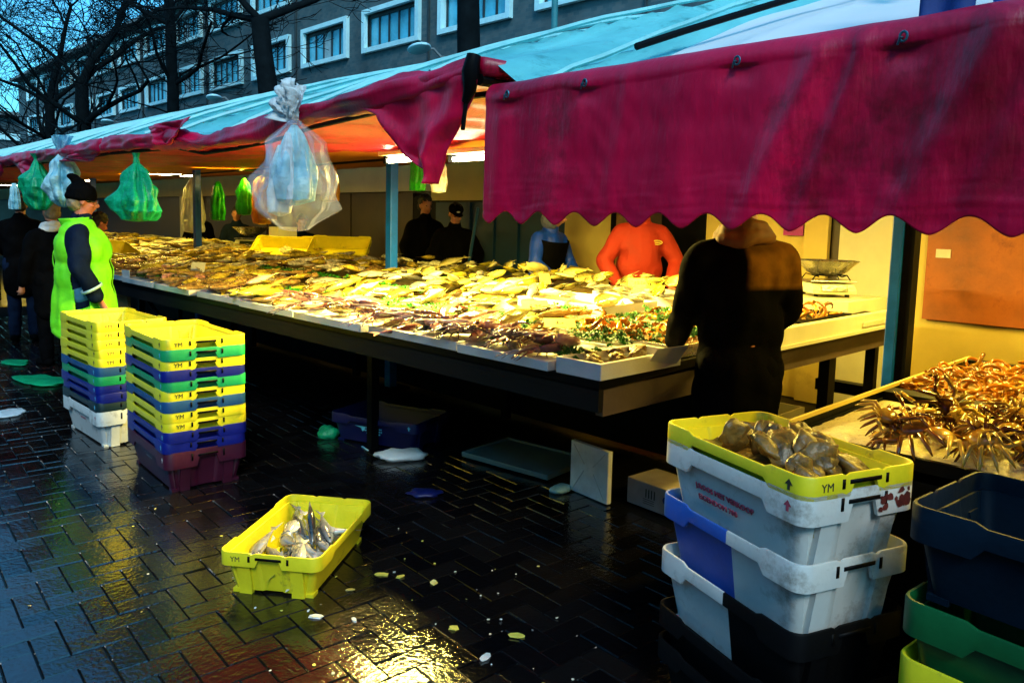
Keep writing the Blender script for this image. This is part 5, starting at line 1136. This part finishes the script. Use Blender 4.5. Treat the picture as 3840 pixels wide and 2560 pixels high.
#@@PEOPLE
# ================================================================== PEOPLE
def person(label, x, y, rz, h=1.8, group=None, lean=0., twist=0., arms=None, jacket='navyc', trousers='blackc', shoes='blackc', skin='skin', hat=None, hair=None, head_tilt=0., head_turn=0., bulk=1., vest=False, hood=False, yoke=None, apron=None, glasses=False, jl=.80, near=True, collar=True, scarf=None, beard=False):
    """standing figure facing local +Y; arms = (left elbow, left wrist, right elbow, right wrist) in body space"""
    t = thing('person', label, 'person', (x, y, 0), rz, group); s = h/1.8; t.scale = (s, s, s)
    U = Matrix.Translation((0, 0, .95)) @ Matrix.Rotation(-lean, 4, 'X') @ Matrix.Rotation(twist, 4, 'Z') @ Matrix.Translation((0, 0, -.95))
    T = lambda p: U @ Vector(p)
    A = arms or ((-.27, .0, 1.15), (-.27, .10, .90), (.27, .0, 1.15), (.27, .10, .90))
    le, lw, re, rw = [Vector(a_) for a_ in A]
    sh = [Vector((-.178, 0, 1.415)), Vector((.178, 0, 1.415))]
    HC = Vector((0, .025, 1.685)); HM = Matrix.Translation(HC) @ Matrix.Rotation(head_turn, 4, 'Z') @ Matrix.Rotation(-head_tilt, 4, 'X')
    hp = lambda p: U @ (HM @ Vector(p)); hr = (U.to_3x3() @ HM.to_3x3())
    # ---- body: one continuous surface
    b = MB(); uc = lambda p1, p2, r1, r2, **k: b.cap(T(p1), T(p2), r1, r2, **k)
    uc((0, 0, .98), (0, .0, 1.40), .11, .12); uc((0, 0, 1.42), (0, .012, 1.60), .066, .058)
    for i, (e, w) in enumerate(((le, lw), (re, rw))):
        uc((0, 0, 1.42), sh[i], .08, .055); uc(sh[i], e, .05, .038); uc(e, w, .038, .027)
        sx = -1 if i == 0 else 1; b.cap((sx*.09, 0, .95), (sx*.10, .01, .50), .075, .05); b.cap((sx*.10, .01, .50), (sx*.105, -.01, .08), .05, .036); b.cap((sx*.105, -.01, .05), (sx*.115, .13, .035), .035, .03)
        b.cap((0, 0, .96), (sx*.09, 0, .93), .10, .08)
        d = (w-e).normalized(); side = d.cross(Vector((0, 0, 1)) if abs(d.z) < .8 else Vector((0, 1, 0))).normalized(); nrm = d.cross(side)
        uc(w, w+d*.085, .030, .036, sx=.55)
        for k in range(4):
            o_ = side*(-.030+.020*k); L_ = (.066, .078, .074, .058)[k]; p0 = w+d*.085+o_; p1 = p0+d*L_*.5-nrm*.006; p2 = p1+d*L_*.38-nrm*.022
            uc(p0, p1, .0095, .009); uc(p1, p2, .009, .0075)
        p0 = w+d*.03-side*.03; p1 = p0+d*.035-side*.025; uc(p0, p1, .012, .010); uc(p1, p1+d*.03-side*.004, .010, .008)
    b.ell(hp((0, -.012, .03)), (.076, .096, .092), hr, 18, 12); b.ell(hp((0, .018, -.045)), (.058, .068, .068), hr, 16, 10); b.ell(hp((0, .052, -.088)), (.028, .024, .022), hr)
    b.cap(hp((0, .085, .012)), hp((0, .108, -.028)), .010, .016); b.ell(hp((0, .082, -.058)), (.026, .014, .010), hr); b.ell(hp((0, .075, .028)), (.05, .02, .012), hr)
    for sx in (-1, 1): b.ell(hp((sx*.077, -.005, -.01)), (.010, .020, .032), hr, 10, 7); b.ell(hp((sx*.04, .06, -.03)), (.022, .02, .02), hr)
    body = fuse(b, 'body', M[skin], .010 if near else .017, t, 2)
    e_ = MB()
    for sx in (-1, 1): e_.ell(hp((sx*.030, .083, .004)), (.011, .008, .006), hr, 10, 6)
    e_.build('eyes', pbr('dark_eyes', (.02, .014, .01), .2), t)
    vx = .013 if near else .022
    # ---- trousers
    b = MB(); b.cap((-.05, 0, .95), (.05, 0, .95), .15*bulk, .15*bulk, sx=.9)
    for sx in (-1, 1): b.cap((sx*.085, 0, .95), (sx*.10, .015, .52), .112, .082); b.cap((sx*.10, .015, .52), (sx*.105, -.005, .10), .080, .070)
    fuse(b, 'trousers', M[trousers], vx, t, 2, .010, 12)
    for sx in (-1, 1):
        b = MB(); b.cap((sx*.105, -.045, .045), (sx*.12, .15, .035), .048, .042); b.cap((sx*.105, -.01, .05), (sx*.105, -.01, .11), .048, .05); fuse(b, 'shoe', M[shoes], .010, t, 2)
    # ---- jacket with sleeves
    b = MB(); bk = bulk; top = jl
    uc((-.05, 0, 1.40), (.05, 0, 1.40), .112*bk, .112*bk); uc((0, .0, 1.36), (0, .012, 1.16), .155*bk, .16*bk)
    b.ell(T((0, 0, 1.33)), (.205*bk, .135*bk, .17), U.to_3x3(), 20, 12); b.ell(T((0, .012, 1.12)), (.19*bk, .15*bk, .19), U.to_3x3(), 20, 12)
    b.ell(T((0, .005, .97)), (.19*bk, .145*bk, .15), U.to_3x3(), 20, 12)
    if top < .85: b.cap((-.04, 0, .95), (-.04, 0, top+.1), .15*bk, .16*bk); b.cap((.04, 0, .95), (.04, 0, top+.1), .15*bk, .16*bk)
    for i, (e, w) in enumerate(((le, lw), (re, rw))):
        uc((0, 0, 1.44), sh[i], .088*bk, .078*bk); uc(sh[i], e, .080*bk, .066*bk); uc(e, e+(w-e)*.92, .066*bk, .050*bk)
    if collar: uc((0, -.012, 1.46), (0, .0, 1.545), .092, .080)
    jk = fuse(b, 'jacket', M[jacket], vx, t, 3, .022 if jacket in ('blackc', 'navyc') else .012, 7)
    if yoke: jk.data.materials[0] = two_tone('coat_with_brown_yoke', jacket, (.22, .10, .016))
    if vest:
        b = MB(); b.ell(T((0, .012, 1.30)), (.215*bk, .190*bk, .20), U.to_3x3(), 20, 12); b.ell(T((0, .015, 1.08)), (.208*bk, .200*bk, .22), U.to_3x3(), 20, 12); b.cap((0, .015, .98), (0, .02, .72), .200*bk, .235*bk)
        uc((-.06, -.01, 1.43), (.06, -.01, 1.43), .122*bk, .122*bk); uc((0, 0, 1.45), (.15, 0, 1.41), .095, .085); uc((0, 0, 1.45), (-.15, 0, 1.41), .095, .085)
        v_ = fuse(b, 'hi_vis_vest', M['hivis'], .012, t, 2, .02, 7); bm = bmesh.new(); bm.from_mesh(v_.data)
        kill = [f for f in bm.faces if (lambda c: (c.y > .12 and abs(c.x) < .035) or (abs(c.x) > .185 and .99 < c.z < 1.43 and abs(c.y-.01) < .062) or c.z < .60 or (abs(c.x) > .175 and .80 < c.z <= .99 and abs(c.y-.02) < .05+.25*(1.0-c.z)*0))(f.calc_center_median())]
        bmesh.ops.delete(bm, geom=kill, context='FACES'); bm.to_mesh(v_.data); bm.free(); md = v_.modifiers.new('s', 'SOLIDIFY'); md.thickness = .006
        # flared hem and stand-up collar
        m_ = MB(); m_.grid(lambda u, v: tuple(T(((.20+.12*v*(.15+u))*math.cos(-1.9+u*3.4)+.02*math.sin(u*14)*v, (.17+.20*v*(.1+u))*math.sin(-1.9+u*3.4)*1.0, .86-.24*v+.03*math.sin(u*9)))), 40, 12); m_.build('vest_flap', M['hivis'], v_, solid=.005, sharp=0)
        m_ = MB(); m_.grid(lambda u, v: tuple(T(((.105+.03*v)*math.cos(2.3+u*4.8), -.02+(.10+.03*v)*math.sin(2.3+u*4.8), 1.475+.085*v-.02*math.sin(u*3)))), 40, 6); m_.build('vest_collar', M['hivis'], v_, solid=.006, sharp=0)
        m_ = MB(); m_.grid(lambda u, v: tuple(T((-.13-.12*u+.02*nz(u*4, v*4), -.17-.05*math.sin(v*3)-.02*u, 1.36-.30*v+.02*nz(u*5, v*3)))), 10, 16); m_.build('vest_tail', M['hivis'], v_, solid=.006, sharp=0)
        for i, (e, w) in enumerate(((le, lw), (re, rw))):
            m_ = MB(); p = T(e+(w-e)*.60); q = T(e+(w-e)*.68); m_.tube([p, q], .072*bk, 20, caps=False); m_.build('reflective_band', M['reflect'], jk, solid=.004)
    # ---- head wear and hair
    if hair:
        b = MB(); b.ell(hp((0, -.022, .045)), (.088, .102, .094), hr, 18, 12); b.ell(hp((0, -.05, -.02)), (.082, .065, .075), hr, 16, 10)
        o = fuse(b, 'hair', M[hair], .009, t, 1, .012, 30); bm = bmesh.new(); bm.from_mesh(o.data); Hi = (U @ HM).inverted()
        bmesh.ops.delete(bm, geom=[f for f in bm.faces if (lambda c: c.y > .045 and c.z < .062)(Hi @ f.calc_center_median())], context='FACES'); bm.to_mesh(o.data); bm.free()
    if beard: b = MB(); b.ell(hp((0, .04, -.085)), (.055, .05, .035), hr); fuse(b, 'beard', M['hair'], .009, t, 1, .006, 40)
    if hat == 'beanie':
        b = MB(); b.ell(hp((0, -.015, .055)), (.098, .112, .098), hr, 18, 12); b.ell(hp((0, -.02, .025)), (.104, .118, .045), hr, 20, 8); b.cap(hp((0, -.03, .12)), hp((0, -.085, .175)), .058, .034); b.ell(hp((0, -.095, .18)), (.035, .036, .03), hr)
        o = fuse(b, 'knitted_hat', M['blackc'], .010, t, 1, .006, 30)
    if hat == 'cap' or hat == 'beigecap':
        b = MB(); b.ell(hp((0, -.012, .062)), (.094, .108, .072), hr, 18, 10); b.ell(hp((0, .105, .045)), (.068, .07, .010), hr, 16, 6); o = fuse(b, 'cap', M['beigec' if hat == 'beigecap' else 'blackc'], .008, t, 1)
        if hat == 'cap': m_ = MB(); m_.ell(hp((0, .098, .075)), (.022, .008, .010), hr); m_.build('cap_badge', M['wcrate'], o)
    if hood:
        b = MB(); b.ell(hp((0, -.03, .03)), (.112, .125, .125), hr, 20, 12); b.ell(hp((0, -.04, -.08)), (.115, .105, .09), hr, 18, 10); o = fuse(b, 'hood', pbr('grey_hood_cloth', (.10, .12, .22), .8, .3, 8, .4, 20), .010, t, 2, .01, 14)
        bm = bmesh.new(); bm.from_mesh(o.data); Hi = (U @ HM).inverted(); bmesh.ops.delete(bm, geom=[f for f in bm.faces if (lambda c: c.y > .035 and abs(c.x) < .085 and -.13 < c.z < .115)(Hi @ f.calc_center_median())], context='FACES'); bm.to_mesh(o.data); bm.free(); md = o.modifiers.new('s', 'SOLIDIFY'); md.thickness = .008
    if glasses:
        m_ = MB()
        for sx in (-1, 1): m_.tube([hp((sx*.034+.022*math.cos(a_), .102, .002+.017*math.sin(a_))) for a_ in [6.2832*k/14 for k in range(15)]], .0025, 5); m_.tube([hp((sx*.055, .10, .004)), hp((sx*.082, .0, .004))], .0025, 5)
        m_.tube([hp((-.012, .103, .004)), hp((.012, .103, .004))], .0025, 5); m_.build('glasses', M['stain'], t)
    if scarf:
        b = MB()
        for z_, q_ in ((1.50, .10), (1.545, .085)): b.tube([T((q_*math.cos(a_), q_*math.sin(a_), z_+.015*math.sin(a_*2+z_*40))) for a_ in [6.2832*k/20 for k in range(21)]], .034, 10)
        fuse(b, 'scarf', M[scarf], .010, t, 2, .010, 18)
    if apron:
        m_ = MB(); m_.grid(lambda u, v: tuple(T((.215*bk*math.sin((u-.5)*2.6), .03+.165*bk*math.cos((u-.5)*2.6)+.006*math.sin(u*9), 1.43-.80*v))), 20, 24); a_o = m_.build('apron', M[apron], t, solid=.004, sharp=0)
    return t
# man in the vest: seen from behind his left, facing along the table edge
v = person('man in a black knitted hat and a bright yellow green vest over a navy jacket', 1.86, 6.85, R(-112), 1.80, hat='beanie', vest=True, trousers='jean', glasses=True, hair='greyh', skin='skinr', bulk=1.12, head_tilt=.12, head_turn=R(8),
       arms=((-.30, .02, 1.16), (-.26, .14, .92), (.30, .02, 1.16), (.26, .14, .92)))
person('shopper in a long dark coat and a beige cap standing at the far left', 2.30, 10.9, R(-25), 1.78, jacket='blackc', trousers='navyc', hat='beigecap', hair='hair', near=False, jl=.6, bulk=1.12, arms=((-.28, .08, 1.18), (-.16, .28, 1.05), (.28, .08, 1.18), (.16, .28, 1.05)))
person('shopper with a pale patterned scarf and dark coat behind the man in the vest', 2.18, 9.0, R(10), 1.70, jacket='blackc', trousers='blackc', hair='greyh', near=False, jl=.55, bulk=1.1, scarf='bagwhite', hat=None)
person('shopper in black at the extreme left edge of the photo', 1.55, 9.8, R(30), 1.72, jacket='blackc', trousers='blackc', hair='hair', near=False, jl=.5, bulk=1.15)
person('ruddy faced shopper in a blue coat bending over the table behind the green bag', 2.42, 9.3, R(-80), 1.66, jacket='cablue', trousers='blackc', hair='hair', skin='skinr', near=False, lean=.45, arms=((-.25, .2, 1.25), (-.16, .42, 1.12), (.25, .2, 1.25), (.16, .42, 1.12)))
person('tall shopper in a dark jacket among the crowd beyond the beige cap', 1.75, 12.6, R(-30), 1.80, jacket='blackc', trousers='navyc', hair='hair', near=False, jl=.6, bulk=1.1)
# customer in the dark jacket between the tables
person('customer in a dark jacket with a brown shoulder yoke, seen from behind between the tables', 3.12, 1.70, R(-38), 1.86, jacket='blackc', trousers='blackc', hair='hair', bulk=.97, yoke='brownc', jl=.72, lean=.04, head_tilt=.3, twist=R(-6),
       arms=((-.225, .07, 1.19), (-.22, .27, 1.02), (.215, .07, 1.17), (.10, .25, 1.04)), scarf='brownc')
# workers behind the table
w1 = person('worker in a blue raincoat, grey hood and dark printed apron, looking to the right', 6.05, 5.72, R(182), 1.84, jacket='bluec', trousers='blackc', hood=True, hair='hair', skin='skin', apron='blackc', lean=.26, head_turn=R(40), head_tilt=.1, arms=((-.28, .12, 1.2), (-.2, .32, 1.12), (.28, .12, 1.2), (.2, .32, 1.12)))
for s_, sz, zz in (('VIS', .07, 1.13), ('VERSE VIS', .03, 1.07)):
    text(s_, sz, M['card'], w1, frame_m((.05, .215 if sz > .05 else .23, zz), (-1, 0, 0), (0, -.16, 1)), 'apron_print', .001)
w2 = person('broad worker in a bright orange red shirt, head hidden by the valance', 6.1, 4.45, R(140), 1.93, jacket='orangec', trousers='blackc', hair='hair', bulk=1.14, near=True, lean=.10, arms=((-.33, .05, 1.18), (-.24, .25, 1.0), (.33, .05, 1.18), (.24, .25, 1.0)))
m_ = MB(); m_.tube([(-.115+.045*math.cos(a_), .188, 1.345+.018*math.sin(a_)) for a_ in [6.2832*k/16 for k in range(17)]], .004, 5); m_.tube([(-.145, .19, 1.345), (-.085, .187, 1.345)], .004, 5); m_.build('shirt_badge', M['card'], w2)
person('dark clothed worker with a black cap in front of the teal wall', 6.15, 7.3, R(155), 1.80, jacket='blackc', trousers='blackc', hat='cap', hair='hair', skin='skin', bulk=1.12, lean=.1, head_tilt=.35, near=True, arms=((-.30, .1, 1.2), (-.2, .3, 1.1), (.30, .1, 1.2), (.2, .3, 1.1)))
person('shadowy tall worker standing left of the man with the black cap', 6.4, 8.2, R(170), 1.92, jacket='blackc', trousers='blackc', hair='hair', near=False, bulk=1.1, head_tilt=.2)
person('worker in navy clothes behind the green bags', 6.1, 13.2, R(150), 1.74, jacket='navyc', trousers='blackc', hair='hair', near=False, lean=.1)
person('worker with dark hair partly hidden by the second blue post', 6.0, 14.6, R(130), 1.78, jacket='blackc', trousers='blackc', hair='hair', near=False)
person('worker in grey blue bending behind the second scale', 6.1, 11.0, R(160), 1.66, jacket='navyc', trousers='blackc', hair='hair', near=False, lean=.3)

bpy.data.scenes.remove(TS)
